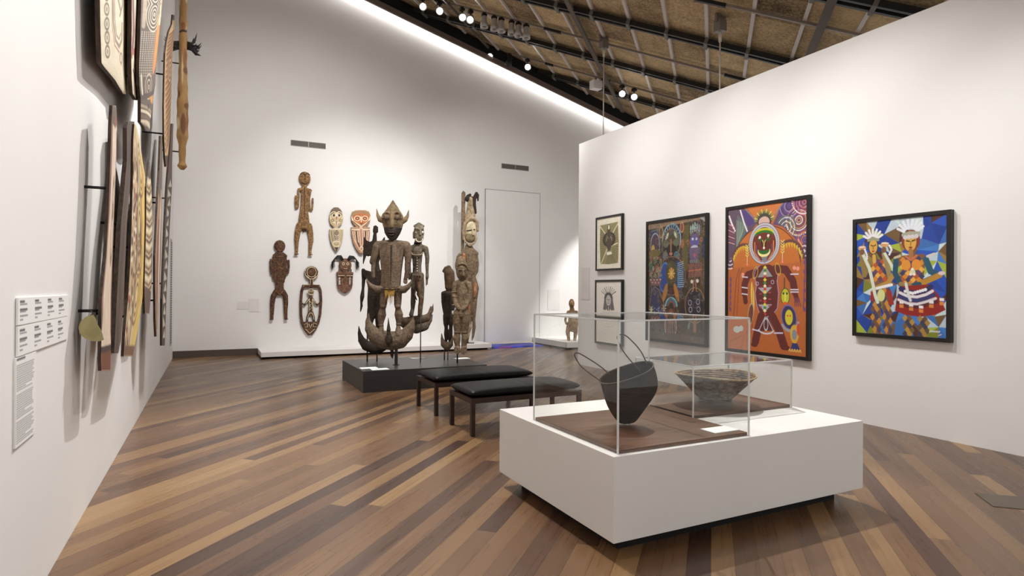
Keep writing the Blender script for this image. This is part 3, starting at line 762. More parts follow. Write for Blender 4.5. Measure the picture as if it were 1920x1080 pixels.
# W1: tall ochre figure
S = 0.0124
root = tag(empty('carved_wall_figure', (1.998, ZB, 3.339)), 'tall ochre speckled carved figure hung high on the back wall, the topmost piece', 'carved figure')
c = Carve(570, 400, S)
c.ball(571, 333, 0, 11, 13.5, 3.5)
c.limb([(571, 344, 5), (570, 352, 5), (571, 362, 7), (570.5, 380, 6.5), (570, 398, 8), (570, 412, 10), (570, 422, 10)], 0.45)
c.limb([(560.5, 355, 3), (571, 354, 4), (581.5, 355, 3)], 0.6)
c.limb([(560, 355, 2.4), (559.5, 372, 2.2), (558.5, 389, 2.2), (555.5, 391, 2), (554.5, 380, 1.8), (555, 368, 2)], 0.7)
c.limb([(581.5, 355, 2.4), (579, 372, 2.2), (580, 391, 2.2), (584.5, 393, 2), (586, 382, 1.8), (586, 371, 2)], 0.7)
c.limb([(562, 424, 6.5), (558.5, 438, 5.5), (557, 452, 4.4), (557, 466, 3.2), (556.5, 478, 2.8)], 0.55)
c.limb([(579, 424, 6.5), (582, 438, 5.5), (583.5, 452, 4.6), (582, 466, 3.2), (581.5, 478, 2.8)], 0.55)
c.ball(556.5, 479, -1, 4.6, 1.5, 3); c.ball(582, 479, -1, 4.6, 1.5, 3)
c.build('body', M_GOLDWOOD, root, 0.75, 1)
c = Carve(570, 400, S); c.slab([(564, 425), (577, 425), (576, 431), (573.5, 430), (573, 437), (571, 431), (569, 438), (567.5, 431), (565, 433)], 1, 2); c.raw('loincloth', M_RUSTWOOD, root)
strokes('face_line', 570, 400, S, [[(562, 326), (566, 322), (571, 326), (576, 322), (580, 326)], [(571, 327), (571, 337)], [(564, 340), (571, 344), (578, 340)], [(570.5, 350), (570.5, 415)], [(564, 410), (577, 410)]], M_RUSTWOOD, root, -3.6, 0.7)

# W2: dark rust figure
S = 0.0121
root = tag(empty('carved_wall_figure', (1.459, ZB, 1.74)), 'dark rust-brown carved figure at the far left end of the back wall group', 'carved figure')
c = Carve(524, 525, S)
c.ball(524, 459, 0, 10.5, 11.5, 3.5)
c.limb([(524, 468, 4), (524, 476, 6), (524, 490, 7.5), (524, 510, 8), (524, 530, 7.5), (524, 546, 8.5)], 0.5)
c.slab([(514, 476), (534, 476), (533.5, 530), (515, 530)], 0, 4)
c.limb([(513.5, 478, 2.6), (518, 474, 3), (524, 473, 4), (530, 474, 3), (535.5, 478, 2.6)], 0.6)
c.limb([(513.5, 478, 2.3), (513, 498, 2), (512, 516, 2), (513, 524, 1.6)], 0.7); c.limb([(508, 486, 2.2), (507.8, 500, 2), (509, 512, 2), (512, 515, 1.6)], 0.7)
c.limb([(535, 478, 2.3), (535, 498, 2), (535.5, 514, 2), (533, 523, 1.6)], 0.7); c.limb([(540.5, 487, 2.2), (540.8, 500, 2), (539.5, 511, 2), (536, 514, 1.6)], 0.7)
c.limb([(518, 548, 5.5), (513, 556, 5), (511.5, 570, 4.4), (511, 585, 3.6), (510.5, 600, 3)], 0.6)
c.limb([(530, 548, 5.5), (535, 556, 5), (536, 570, 4.4), (535.5, 585, 3.6), (536, 600, 3)], 0.6)
c.ball(510, 601, -1, 4, 1.4, 2.6); c.ball(536.5, 601, -1, 4, 1.4, 2.6)
c.build('body', M_RUSTWOOD, root, 0.75, 1)
strokes('face_line', 524, 525, S, [[(515, 455), (519, 452), (524, 458), (529, 452), (533, 455)], [(524, 458), (524, 464)], [(519, 467), (524, 469), (529, 467)], [(516, 480), (532, 480)], [(518, 490), (524, 496), (530, 490)], [(518, 505), (524, 500), (530, 505)], [(517, 546), (524, 553), (531, 546)]], M_GOLDWOOD, root, -3.4, 0.7)

# W3: oval openwork frame with a small figure inside
S = 0.0125
root = tag(empty('openwork_carving', (2.17, ZB, 1.236)), 'oval openwork carving, a ringed head above a small cream-lined figure inside its frame', 'carving')
c = Carve(583, 565, S)
c.ball(583.5, 510, 0, 13.5, 13.5, 2.2)
c.limb([(583, 520, 4), (583, 536, 4)], 0.6)
c.limb([(569, 536, 3.2), (583, 535, 3), (597, 536, 3.2)], 0.7)
fr_l = [(569, 535), (566, 545), (564.5, 565), (564.8, 590), (567, 606), (572, 618), (579, 628)]
fr_r = [(597, 535), (600.5, 545), (601.5, 565), (600, 590), (596.5, 606), (591, 618), (584, 628)]
c.limb([(*q, 2.6) for q in fr_l], 0.8); c.limb([(*q, 2.6) for q in fr_r], 0.8)
c.slab([(566, 604), (598, 604), (594, 615), (588, 624), (581, 630), (574, 622), (569, 614)], 0, 4)
c.build('frame_board', M_RUSTWOOD, root, 0.7, 1)
c = Carve(583, 565, S)
c.ball(582.5, 547, -1, 6.2, 6.5, 2); c.limb([(582.5, 553, 2.5), (582.5, 560, 4.2), (582.5, 574, 4), (582.5, 586, 4.4)], 0.6)
c.limb([(580, 559, 1.8), (575, 566, 1.5), (571, 572, 1.5), (566, 568, 1.3)]); c.limb([(585, 559, 1.8), (590, 566, 1.5), (594, 572, 1.5), (599, 568, 1.3)])
c.limb([(580, 587, 2.8), (577, 595, 2.2), (576, 605, 2)]); c.limb([(585, 587, 2.8), (588, 595, 2.2), (589, 605, 2)])
c.build('small_figure', M_RUSTWOOD, root, 0.6, 1)
c = Carve(583, 565, S)
L = []
ringp = lambda cx, cy, rx, ry, a0=0, a1=360, n=20: [(cx + rx * math.cos(math.radians(a0 + (a1-a0)*i/n)), cy + ry * math.sin(math.radians(a0 + (a1-a0)*i/n))) for i in range(n + 1)]
L += [ringp(583.5, 510, 12.2, 12.2), ringp(583.5, 509, 8.6, 9.2, 0, 360), [(575, 516), (581, 523), (581, 533), (569, 533), (569, 538)], [(592, 516), (586, 523), (586, 533), (598, 533), (598, 538)]]
L += [ringp(582.5, 547, 5.5, 5.8), ringp(580.3, 546, 1.6, 1.6), ringp(584.7, 546, 1.6, 1.6), [(580, 550), (582.5, 552), (585, 550)]]
L += [[(580, 560), (573, 569), (567, 565)], [(585, 560), (592, 569), (598, 565)], [(579.5, 560), (579.5, 585)], [(585.5, 560), (585.5, 585)], [(580, 565), (585, 569), (580, 573), (585, 577), (580, 581)], ringp(582.5, 600, 5.5, 13, 180, 360)]
L += [[(570, 609), (576, 606), (577, 614), (572, 614)], [(594, 609), (588, 606), (587, 614), (592, 614)], [(573, 618), (581, 626), (590, 618)], [(579, 608), (581.5, 616), (585, 608)]]
strokes('clay_line', 583, 565, S, L, M_CLAYLINE, root, -2.4, 0.62)

# W4, W5: painted mask boards
def mask_board(name, label, rows, p, parts_front=None):
    zc = (rows[0][0] + rows[-1][0]) / 2; xc = (rows[0][1] + rows[0][2]) / 2
    o = wall_panel(name, rows, ZB - 0.02, 'y', 0.05, 0.035, p, [M_PAINTWOOD, M_SHIELDBACK])
    return tag(o, label, 'mask board')
CR, BK, OR = (226, 212, 184), (70, 54, 40), (178, 112, 66)
p = Paint(70, 200, 3.05, (196, 176, 140), 31)
p.poly([(0, 0), (1, 0), (1, 0.17), (0, 0.17)], (112, 96, 76)); p.ell((0.5, 0.17), 0.52, 0.52, (112, 96, 76)); p.ell((0.5, 0.27), 0.5, 0.46, (196, 172, 130))
for sx_ in (0.3, 0.7):
    p.ell((sx_, 0.185), 0.15, 0.15, CR); p.ell((sx_, 0.185), 0.085, 0.10, (58, 46, 36))
p.line(p.arcpts((0.27, 0.175), 0.25, 0.22, 150, 390), 0.06, CR); p.line(p.arcpts((0.73, 0.175), 0.25, 0.22, 150, 390), 0.06, CR)
p.poly([(0.45, 0.22), (0.55, 0.22), (0.54, 0.28), (0.46, 0.28)], (150, 112, 74)); p.line([(0.05, 0.22), (0.2, 0.33), (0.45, 0.37)], 0.07, CR); p.line([(0.95, 0.22), (0.8, 0.33), (0.55, 0.37)], 0.07, CR)
for sx_ in (0.2, 0.8): p.ring((sx_, 0.30), 0.08, 0.08, 0.04, BK)
p.line([(0.44, 0.30), (0.44, 0.48)], 0.05, CR); p.line([(0.56, 0.30), (0.56, 0.48)], 0.05, CR); p.line([(0.5, 0.32), (0.5, 0.48)], 0.06, BK)
p.line([(0.02, 0.5), (0.98, 0.5)], 0.07, CR)
for x_ in (0.12, 0.22, 0.32): p.line([(x_, 0.54), (x_ + 0.06, 0.78)], 0.05, BK); p.line([(x_ + 0.05, 0.54), (x_ + 0.11, 0.78)], 0.04, CR)
for x_ in (0.88, 0.78, 0.68): p.line([(x_, 0.54), (x_ - 0.06, 0.78)], 0.05, (150, 138, 112)); p.line([(x_ - 0.05, 0.54), (x_ - 0.11, 0.78)], 0.04, CR)
p.ring((0.5, 0.59), 0.11, 0.15, 0.05, BK); p.ell((0.5, 0.59), 0.05, 0.07, BK)
for v in (0.67, 0.71, 0.75): p.line([(0.38, v), (0.5, v + 0.025), (0.62, v)], 0.045, BK)
p.line(p.arcpts((0.5, 0.85), 0.36, 0.22, 0, 360), 0.07, CR); p.dots([(0.32, 0.85), (0.44, 0.86), (0.56, 0.86), (0.68, 0.85)], 0.035, BK); p.poly([(0.2, 0.92), (0.8, 0.92), (0.7, 1), (0.3, 1)], (76, 62, 50)); p.grain(0.12, 4, 4)
mask_board('mask_board', 'narrow cream mask board with two dark eyes and a waisted neck', [(3.522, 2.689, 3.529, 2.79), (3.467, 2.632, 3.481, 2.854), (3.347, 2.589, 3.367, 2.906), (3.217, 2.583, 3.236, 2.914), (3.115, 2.609, 3.13, 2.882), (3.041, 2.679, 3.047, 2.8), (3.009, 2.685, 3.014, 2.793), (2.997, 2.591, 3.014, 2.915), (2.855, 2.585, 2.87, 2.916), (2.7, 2.612, 2.712, 2.891), (2.572, 2.657, 2.579, 2.847), (2.47, 2.72, 2.472, 2.784)], p)
p = Paint(76, 200, 2.3, (178, 138, 108), 32)
p.ell((0.5, 0.12), 0.56, 0.34, (158, 124, 88)); p.ell((0.5, 0.20), 0.5, 0.30, (184, 108, 60))
for sx_ in (0.3, 0.7):
    p.ring((sx_, 0.19), 0.15, 0.13, 0.035, CR); p.ring((sx_, 0.19), 0.075, 0.07, 0.035, (112, 60, 40)); p.ell((sx_, 0.19), 0.025, 0.025, CR)
p.line([(0.0, 0.15), (0.1, 0.27), (0.3, 0.33), (0.48, 0.40)], 0.07, CR); p.line([(1.0, 0.15), (0.9, 0.27), (0.7, 0.33), (0.52, 0.40)], 0.07, CR); p.line([(0.04, 0.25), (0.2, 0.34), (0.44, 0.42)], 0.05, (110, 66, 48)); p.line([(0.96, 0.25), (0.8, 0.34), (0.56, 0.42)], 0.05, (110, 66, 48))
p.line([(0.5, 0.15), (0.5, 0.27)], 0.05, CR); p.line([(0.44, 0.3), (0.5, 0.33), (0.56, 0.3)], 0.05, (90, 50, 36))
p.line([(0, 0.45), (1, 0.45)], 0.06, CR); p.line([(0.5, 0.4), (0.5, 0.8)], 0.2, (206, 172, 150)); p.line([(0.5, 0.45), (0.5, 0.8)], 0.05, (150, 84, 62))
for sx_ in (0.07, 0.93):
    p.line([(sx_, 0.48), (sx_ * 0.9 + 0.05, 0.7), (0.5 + (sx_ - 0.5) * 0.5, 0.93)], 0.11, (150, 80, 58)); p.along([(sx_, 0.48), (sx_ * 0.9 + 0.05, 0.7), (0.5 + (sx_ - 0.5) * 0.5, 0.93)], 14, 0.035, CR)
for sx_ in (0.25, 0.75): p.line([(sx_, 0.5), (sx_, 0.72), (0.5 + (sx_ - 0.5) * 0.6, 0.84)], 0.09, (92, 56, 42)); p.line([(sx_ - 0.07, 0.5), (sx_ - 0.06, 0.74)], 0.035, CR); p.line([(sx_ + 0.07, 0.5), (sx_ + 0.06, 0.74)], 0.035, CR)
p.ring((0.5, 0.9), 0.14, 0.11, 0.05, CR); p.grain(0.12, 4, 4)
mask_board('mask_board', 'rust and cream mask board with a broad head, partly behind the winged carving', [(3.484, 3.203, 3.501, 3.467), (3.447, 3.138, 3.472, 3.547), (3.352, 3.107, 3.381, 3.581), (3.221, 3.114, 3.247, 3.575), (3.119, 3.18, 3.137, 3.522), (3.076, 3.232, 3.087, 3.456), (3.063, 3.108, 3.087, 3.569), (2.879, 3.116, 2.9, 3.57), (2.683, 3.156, 2.699, 3.552), (2.54, 3.222, 2.55, 3.486), (2.424, 3.302, 2.427, 3.407)], p)

# W6: feathered face
S = 0.013
root = tag(empty('feathered_mask', (2.971, ZB, 1.929)), 'small brown mask with black feather hair and a slotted shield-shaped body', 'mask')
c = Carve(647, 512, S)
c.ball(647, 497, 0, 12, 13, 4); c.limb([(647, 508, 5), (647, 515, 4), (647, 540, 4)], 0.7)
c.limb([(636, 505, 1.2), (635, 514, 1.2)]); c.limb([(658, 505, 1.2), (658, 514, 1.2)])
c.slab([(631, 510), (662, 510), (662, 515), (631, 515)], 0, 4)
for x_ in (633.0, 640.5, 653.5, 660.0): c.limb([(x_, 513, 1.9), (x_ + (647 - x_) * 0.06, 535, 1.9)], 1)
c.slab([(632, 534), (661, 534), (659, 541), (654, 547), (647, 551), (640, 547), (634, 541)], 0, 4)
c.build('mask_body', wood('mask_brown_wood', (84, 58, 44), (128, 92, 70), 20, 0.5), root, 0.65, 1)
strokes('clay_line', 647, 512, S, [[(633, 517), (645, 517)], [(649, 517), (661, 517)], ringp(643, 495, 2, 2), ringp(651, 495, 2, 2), [(644, 503), (647, 504.5), (650, 503)]], M_CLAYLINE, root, -4.1, 0.6)
for side in (-1, 1):
    bm = bmesh.new(); c = Carve(647, 512, S); rr = random.Random(4 + side)
    for i in range(20):
        f = i / 19; w_ = rr.uniform(0.85, 1.1)
        P = [(3 + 3 * f, 487 + 3 * f), (8 + 4 * f, 479 + 5 * f), (15 + 5 * f * w_, 479.5 + 6 * f), (20 + 5 * f, 487 + 5 * f), ((22 + 4 * f) * w_, 496 + 11 * (1 - abs(f - 0.4)) * w_)]
        b_tube(c.bm, [c.k(647 + side * x_, y_, -1.5 + rr.uniform(-2, 2)) for x_, y_ in P], [0.6 * S, 0.75 * S, 0.7 * S, 0.55 * S, 0.15 * S], 5)
    bm.free(); c.raw('feather_hair', M_FEATHER, root)

# ================================================================== white ledge along the back wall, black plinth and the hook figures
LEDGE = tag(box('wall_ledge', 1.0, 6.5, 14.12, YB - 0.002, 0.045, 0.15, M_WHITE, None, 0.004), 'long low white ledge along the back wall under the carvings', 'ledge')
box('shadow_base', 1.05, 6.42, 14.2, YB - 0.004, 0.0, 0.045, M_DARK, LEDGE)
tag(box('display_plinth', 2.04, 4.05, 8.98, 10.55, 0.0, 0.32, M_BLACKPLINTH, None, 0.004), 'low black plinth carrying the hook figures, behind the benches', 'plinth')
PT = 0.32
CAMYAW = math.radians(-26.62)
def local_root(name, base, label, cat, yaw=CAMYAW):
    return tag(empty(name, base, yaw), label, cat)

# --- big horned figure on a crescent boat
S, u0, v0 = 0.00863, 743, 684
root = local_root('hook_figure', (2.701, 9.551, PT), 'large horned hook figure on a crescent boat, tallest and foremost on the black plinth', 'hook figure')
c = Carve(u0, v0, S)
# torso
c.slab([(711, 455), (757, 455), (755, 480), (751, 510), (749, 540), (742, 547), (722, 547), (714, 540), (715, 510), (712, 480)], 0, 14)
c.limb([(734, 462, 0, 14), (734, 490, -1, 17), (733, 520, -1, 16.5), (733, 538, -2, 17)], 0.75)
c.limb([(708, 461, 0, 9), (734, 458, 0, 9), (760, 461, 0, 9)], 0.8)
c.limb([(734, 448, 0, 6), (734, 458, 0, 7)])
# arms
c.limb([(706, 463, 0, 8.5), (702, 480, 0, 7.5), (698, 491, 0, 6.5)]); c.limb([(700, 494, 0, 5), (699, 505, -1, 4.2), (699, 512, -2, 3.5)])
c.limb([(761, 463, 0, 8.5), (764, 480, 0, 7), (764, 491, 0, 6)]); c.limb([(763, 494, 0, 5.5), (762, 505, 0, 4.6), (761.5, 512, 0, 3.4)])
c.limb([(699, 512, -2, 4), (700, 520, -3, 3.4)], 0.7); c.limb([(761, 513, 0, 4), (760, 521, 0, 3.6)], 0.7)
for k_, (du, L_) in enumerate(((-3, 10), (-1.2, 12), (0.8, 12.5), (2.6, 11))): c.limb([(760 + du, 520, 0, 1.2), (760 + du * 1.25 - 0.5, 520 + L_, -1, 0.9)])
c.limb([(763, 514, -1, 1.3), (766, 521, -1, 0.9)])
# hip hooks
c.limb([(722, 543, -2, 8), (706, 543, -4, 7.2), (696, 537, -6, 5), (690, 529, -7, 2.6), (688, 522, -7, 0.8)])
c.limb([(745, 543, -2, 8), (757, 543, -4, 7), (765, 538, -6, 5), (770, 531, -7, 2.6), (773, 524, -7, 0.8)])
# legs
c.limb([(721, 544, 0, 9.5), (719, 558, 0, 7.6), (718, 571, 0, 6.8)]); c.ball(718.5, 575, -2, 6, 5, 6.5)
c.limb([(717, 579, 0, 5.5), (715.5, 590, 1, 8.2), (714, 600, 1, 6.5), (714, 610, 0, 4)]); c.ball(714, 610, 0, 5.4, 2.2, 5.4)
c.limb([(715, 612, 0, 4), (715, 624, -4, 6), (713, 629, -8, 5)], 0.9)
c.limb([(744, 544, 0, 9.5), (745, 558, 0, 7.6), (745, 571, 0, 6.8)]); c.ball(745.5, 575, -2, 6, 5, 6.5)
c.limb([(746, 579, 0, 5.5), (747, 590, 1, 8.2), (747.5, 600, 1, 6.5), (747, 609, 0, 4)]); c.ball(747, 608, 0, 5.4, 2.2, 5.4)
c.limb([(746.5, 611, 0, 4), (747, 622, -4, 6), (748, 628, -8, 5)], 0.9)
c.build('body', M_STAND, root, 1.05, 2)
# head
c = Carve(u0, v0, S)
c.slab([(735, 376), (742, 388), (750, 398), (755, 408), (753, 423), (748, 438), (740, 449), (735, 452), (729, 447), (722, 437), (717, 423), (715, 408), (720, 398), (728, 388)], 0, 12)
c.ball(735, 415, -2, 19, 20, 12); c.ball(735, 398, 0, 13, 14, 11); c.limb([(735, 392, 0, 10), (735, 383, 0, 5), (735, 376, 0, 1.2)]); c.ball(735, 436, -3, 11, 12, 11)
c.limb([(719, 414, 0, 6), (711, 412, 0, 5), (706.5, 404, 0, 3), (704.5, 392, 0, 0.8)], 0.7)
c.limb([(752, 415, 0, 6), (758, 412, 0, 5), (762.5, 405, 0, 3), (764.5, 394, 0, 0.8)], 0.7)
for cx in (725.5, 745): 
    g = ringp(cx, 408, 8.2, 8.4, -200, 20, 14); c.limb([(u, v, -9.5 - 2.4 * (1 - abs(u - 735) / 20), 1.7) for u, v in g])
c.limb([(735, 400, -13, 2), (735, 420, -14.5, 3), (735, 426, -13, 3.4)])
hd = c.build('head', wood('ochre_grey_head_wood', (98, 82, 62), (150, 130, 98), 8, 0.5), root, 0.95, 2)
c = Carve(u0, v0, S); c.ball(735, 436, -3.4, 13.0, 12.4, 11.6); c.slab([(720, 428), (752, 428), (748, 438), (741, 449), (735, 452.5), (728, 448), (722, 438)], -3, 17)
c.build('chin', wood('blackened_chin_wood', (34, 27, 24), (50, 40, 35), 10, 0.3), root, 1.0, 2)
for cx in (725.5, 745):
    c = Carve(u0, v0, S); c.ball(cx, 409, -11.4 , 5.6, 5.2, 3)
    e = c.raw('eye', M_STAND, root)
    c = Carve(u0, v0, S)
    b_tube(c.bm, [c.k(u, v, -14.6 + 0.04 * (u - cx) ** 2) for u, v in ringp(cx, 410, 4.8, 3.4, 10, 170, 10)], 0.7 * S, 6)
    c.raw('eyelid', M_BLACKHOLE, root)
strokes('mouth', u0, v0, S, [[(729, 438, -14), (732, 436.5, -15), (735, 437.5, -15.4), (738, 436.5, -15), (741, 438, -14)], [(730, 441, -14), (735, 442.5, -15), (740, 441, -14)]], M_STAND, root, -14.5, 0.6)
# scar dots down the chest
for i in range(24):
    r_ = 1.8 - i * 0.045
    Carve(u0, v0, S).ball(735 - 0.02 * i, 462 + i * 3.1, -13.9 - min(i, 6) * 0.22, r_, r_ * 0.85, 1).raw('chest_notch', M_BLACKHOLE, root)
# raffia apron
c = Carve(u0, v0, S); rr = random.Random(2)
for i in range(26):
    u = 724 + 17 * i / 25; L_ = rr.uniform(10, 18) if i % 4 else rr.uniform(22, 32)
    b_tube(c.bm, [c.k(u, 541, -13), c.k(u + rr.uniform(-1, 1), 541 + L_ * 0.5, -13.5), c.k(u + rr.uniform(-2.4, 2.4), 541 + L_, -12)], [0.9 * S, 0.8 * S, 0.35 * S], 5)
c.raw('raffia_apron', M_RAFFIA, root)
c = Carve(u0, v0, S); b_tube(c.bm, [c.k(u, v, -math.sqrt(max(0, 1 - ((u - 733) / 22) ** 2)) * 14.5 - 0.5) for u, v in [(711 + 44 * i / 14, 541 + 1.5 * math.sin(i / 14 * 3.14)) for i in range(15)]], 1.1 * S, 6); c.raw('belt', M_STANDDARK, root)
# boat
c = Carve(u0, v0, S)
c.limb([(690.5, 589, 0, 1.5), (689.5, 603, 0, 5.2), (694, 617, 0, 10.5), (704, 630, 0, 15), (718, 637, 0, 17.5), (734, 639, 0, 18), (749, 637, 0, 17), (761, 628, 0, 13.5), (769, 615, 0, 9), (773, 604, 0, 4.6), (774, 596, 0, 1.2)], 0.75)
c.build('boat', M_STAND, root, 1.05, 2)
c = Carve(u0, v0, S); c.limb([(730, 595, -12, 0.6), (730.5, 606, -12, 1.8), (731, 618, -13, 4)]); c.ball(731.5, 635, -14, 7, 10, 6); c.limb([(731, 620, -13, 3.4), (731.5, 640, -16, 5), (732, 647, -16, 2.5)])
c.build('bird_head', M_STANDDARK, root, 0.8, 1)
c = Carve(u0, v0, S); c.limb([(735, 654, 0, 3.4), (735, 666, -1, 3), (736, 672, -1, 1)]); c.build('pendant_beak', M_STANDDARK, root, 0.8, 1)
box('post', -0.022, 0.022, -0.03, 0.014, 0.0, 0.32, M_STEEL, root)
box('post_foot', -0.05, 0.05, -0.05, 0.05, 0.0, 0.008, M_STEEL, root)

# --- winged dark figure behind it
S, u0, v0 = 0.0090, 698, 677.5
root = local_root('hook_figure', (2.46, 10.17, PT), 'blackened winged hook figure standing behind the left shoulder of the large horned one', 'hook figure')
c = Carve(u0, v0, S)
c.limb([(703, 425, 0, 3.4), (702, 436, 0, 3.2), (701, 452, 0, 4.6), (702, 480, 0, 6), (705, 520, 0, 9), (706, 560, 0, 10), (704, 585, 0, 8)], 0.6)
c.limb([(699.5, 434, 0, 2), (699, 424, 0, 0.7)]); c.limb([(706, 434, 0, 2), (707, 424, 0, 0.7)])
c.slab([(681, 443), (686, 450), (692, 453), (700, 450), (706, 455), (706, 500), (702, 490), (698, 483), (692, 479), (689, 481), (686, 478), (683, 486), (679.5, 497)], 0, 5)
c.slab([(720, 443), (714, 452), (706, 452), (706, 500), (712, 484), (722, 480), (727, 495)], 0, 5)
c.slab([(679, 503), (684, 506), (696, 509), (716, 505), (716, 555), (710, 580), (700, 600), (694, 620), (690, 612), (690, 590), (689, 560), (690, 540), (687, 524), (680, 516)], 0, 10)
c.limb([(680.5, 507, 0, 4), (681, 525, 0, 3.6), (680, 541, 0, 2.6), (678.5, 556, 0, 4.2), (677, 568, 0, 2.2), (677.5, 573, 0, 2.6), (675.5, 584, 0, 1.2)], 0.8)
c.limb([(693, 580, 0, 5), (693, 600, 0, 6), (694, 615, 0, 4), (692, 628, 0, 5)], 0.8); c.limb([(708, 580, 0, 5), (710, 600, 0, 7), (710, 620, 0, 5), (709, 632, 0, 5)], 0.8)
c.limb([(672.5, 612, 0, 1), (674, 625, 0, 3.6), (678, 638, 0, 7), (687, 648, 0, 10), (700, 652, 0, 11), (714, 651, 0, 10), (726, 645, 0, 8), (736, 634, 0, 4), (740, 622, 0, 1)], 0.7)
c.build('body', M_STANDDARK, root, 1.05, 2)
tube('post', [(-9.3*S, 0, 0), (-9.3*S, 0, 0.62)], 0.012, M_STEEL, root); tube('post', [(9*S, 0, 0), (9*S, 0, 0.20)], 0.010, M_STEEL, root)

# --- grey figure with white eyes and a child, to the right
S, u0, v0 = 0.00909, 790, 677
root = local_root('hook_figure', (3.228, 9.873, PT), 'grey carved figure with white eyes and a child figure at its thigh', 'hook figure')
c = Carve(u0, v0, S)
c.limb([(783, 452, 0, 7), (782, 460, 0, 8), (781, 470, 0, 11), (781, 485, 0, 9.5), (781, 500, 0, 8), (781, 514, 0, 8.6)], 0.8)
c.limb([(769, 466, 0, 5.5), (782, 462, 0, 6), (796, 466, 0, 5.5)], 0.8)
c.limb([(797, 466, 0, 5), (800, 482, 0, 4.2), (799.5, 498, 0, 3.4), (800, 510, 0, 2.8), (800, 520, -1, 3.2)]); c.limb([(798.5, 522, -1, 1.4), (798.5, 536, -2, 0.9)]); c.limb([(801, 522, -1, 1.4), (801, 533, -2, 0.9)])
c.limb([(768, 466, 0, 5), (766, 482, 0, 4), (766, 498, 0, 3.2), (767, 512, 0, 3.2), (766, 524, 0, 1.6)])
c.limb([(775, 516, 0, 6), (774.5, 540, 0, 5), (774, 552, 0, 4.4), (774, 566, 0, 5), (773, 580, 0, 3.6), (771, 590, -3, 4.4)])
c.limb([(788, 516, 0, 6), (790, 540, 1, 5), (789, 560, 1, 5), (788, 578, 1, 4), (787, 592, -2, 4.4)])
c.limb([(772, 515, 0, 1.6), (781, 517, -8, 1.6), (793, 517, 0, 1.6)])
c.build('body', M_GREYWOOD, root, 0.95, 2)
c = Carve(u0, v0, S); c.ball(784, 436, 0, 10, 17, 10); c.ball(785, 446, -3, 8.5, 9, 8); c.limb([(788, 428, -8, 2), (788.5, 441, -10.5, 2.6)]); c.limb([(779, 429, -7, 2), (786, 431, -9, 2.2), (793, 429, -7, 2)]); c.limb([(774.5, 436, 0, 2.2), (774.5, 446, 0, 2)])
c.limb([(776, 424, 0, 2.5), (784, 420, -1, 3), (792, 424, 0, 2.5)])
c.build('head', wood('head_grey_wood', (98, 90, 74), (146, 136, 114), 14, 0.4), root, 0.85, 1)
for cx in (781, 792): 
    c = Carve(u0, v0, S); c.ball(cx, 436.5, -8.6 + 0.2 * abs(cx - 786), 2.7, 2.7, 1.8); c.raw('eye', M_WHITEPAINT, root)
strokes('mouth', u0, v0, S, [ringp(786, 449, 6.2, 5.4, -10, 190, 14)], M_WHITEPAINT, root, -9.6, 1.2)
c = Carve(u0, v0, S); c.ball(782, 456, -2, 7, 3.4, 8.2); c.raw('neck_band', M_BLACKHOLE, root)
strokes('collar', u0, v0, S, [[(771, 474, -5), (774, 478, -9), (782, 479, -10.6), (790, 478, -9), (793, 474, -5)]], M_PALEWOOD, root, -9, 1.3)
for i in range(6): Carve(u0, v0, S).ball(782 + i * 0.1, 484 + i * 4.9, -8.4 + i * 0.25, 1.1, 1.2, 0.9).raw('chest_stud', M_WHITEPAINT, root)
c = Carve(u0, v0, S)
c.ball(786, 521, -9, 7.5, 9.5, 6); c.limb([(786, 528, -9, 5), (786, 540, -9, 4.4), (787, 550, -9, 4.6)]); c.limb([(786, 551, -9, 4.4), (791, 560, -9, 4), (788, 572, -9, 3.4), (787, 588, -9, 3)]); c.limb([(782, 536, -9, 1.6), (778, 552, -9, 1.4), (782, 562, -9, 1.2)])
ch = c.build('child', wood('child_brown_wood', (88, 68, 52), (128, 102, 78), 14, 0.4), root, 0.8, 1)
strokes('child_face', u0, v0, S, [ringp(783.5, 519, 1.6, 1.6), ringp(788.5, 519, 1.6, 1.6), [(784, 526), (788, 526)]], M_BLACKHOLE, root, -14.6, 0.5)
c = Carve(u0, v0, S)
c.limb([(749, 596, 0, 2), (752, 600, 0, 6), (760, 603, 0, 8), (775, 600, 0, 8), (790, 599, 0, 8), (800, 596, 0, 7), (805, 588, 0, 4), (807, 574, 0, 1)], 0.7); c.limb([(803, 592, 0, 4), (810, 582, 0, 2.5), (811.5, 570, 0, 0.8)])
c.build('boat', M_STAND, root, 0.95, 2)
c = Carve(u0, v0, S); c.limb([(752, 606, 2, 6), (764, 612, 2, 9), (780, 615, 2, 11), (795, 611, 2, 9.5), (805, 600, 2, 5), (810, 590, 2, 1.2)], 0.6)
c.build('boat_keel', M_GREYWOOD, root, 0.95, 2)
tube('post', [(0, -11 * S, 0), (0, -11 * S, 90 * S)], 0.009, M_STEEL, root)

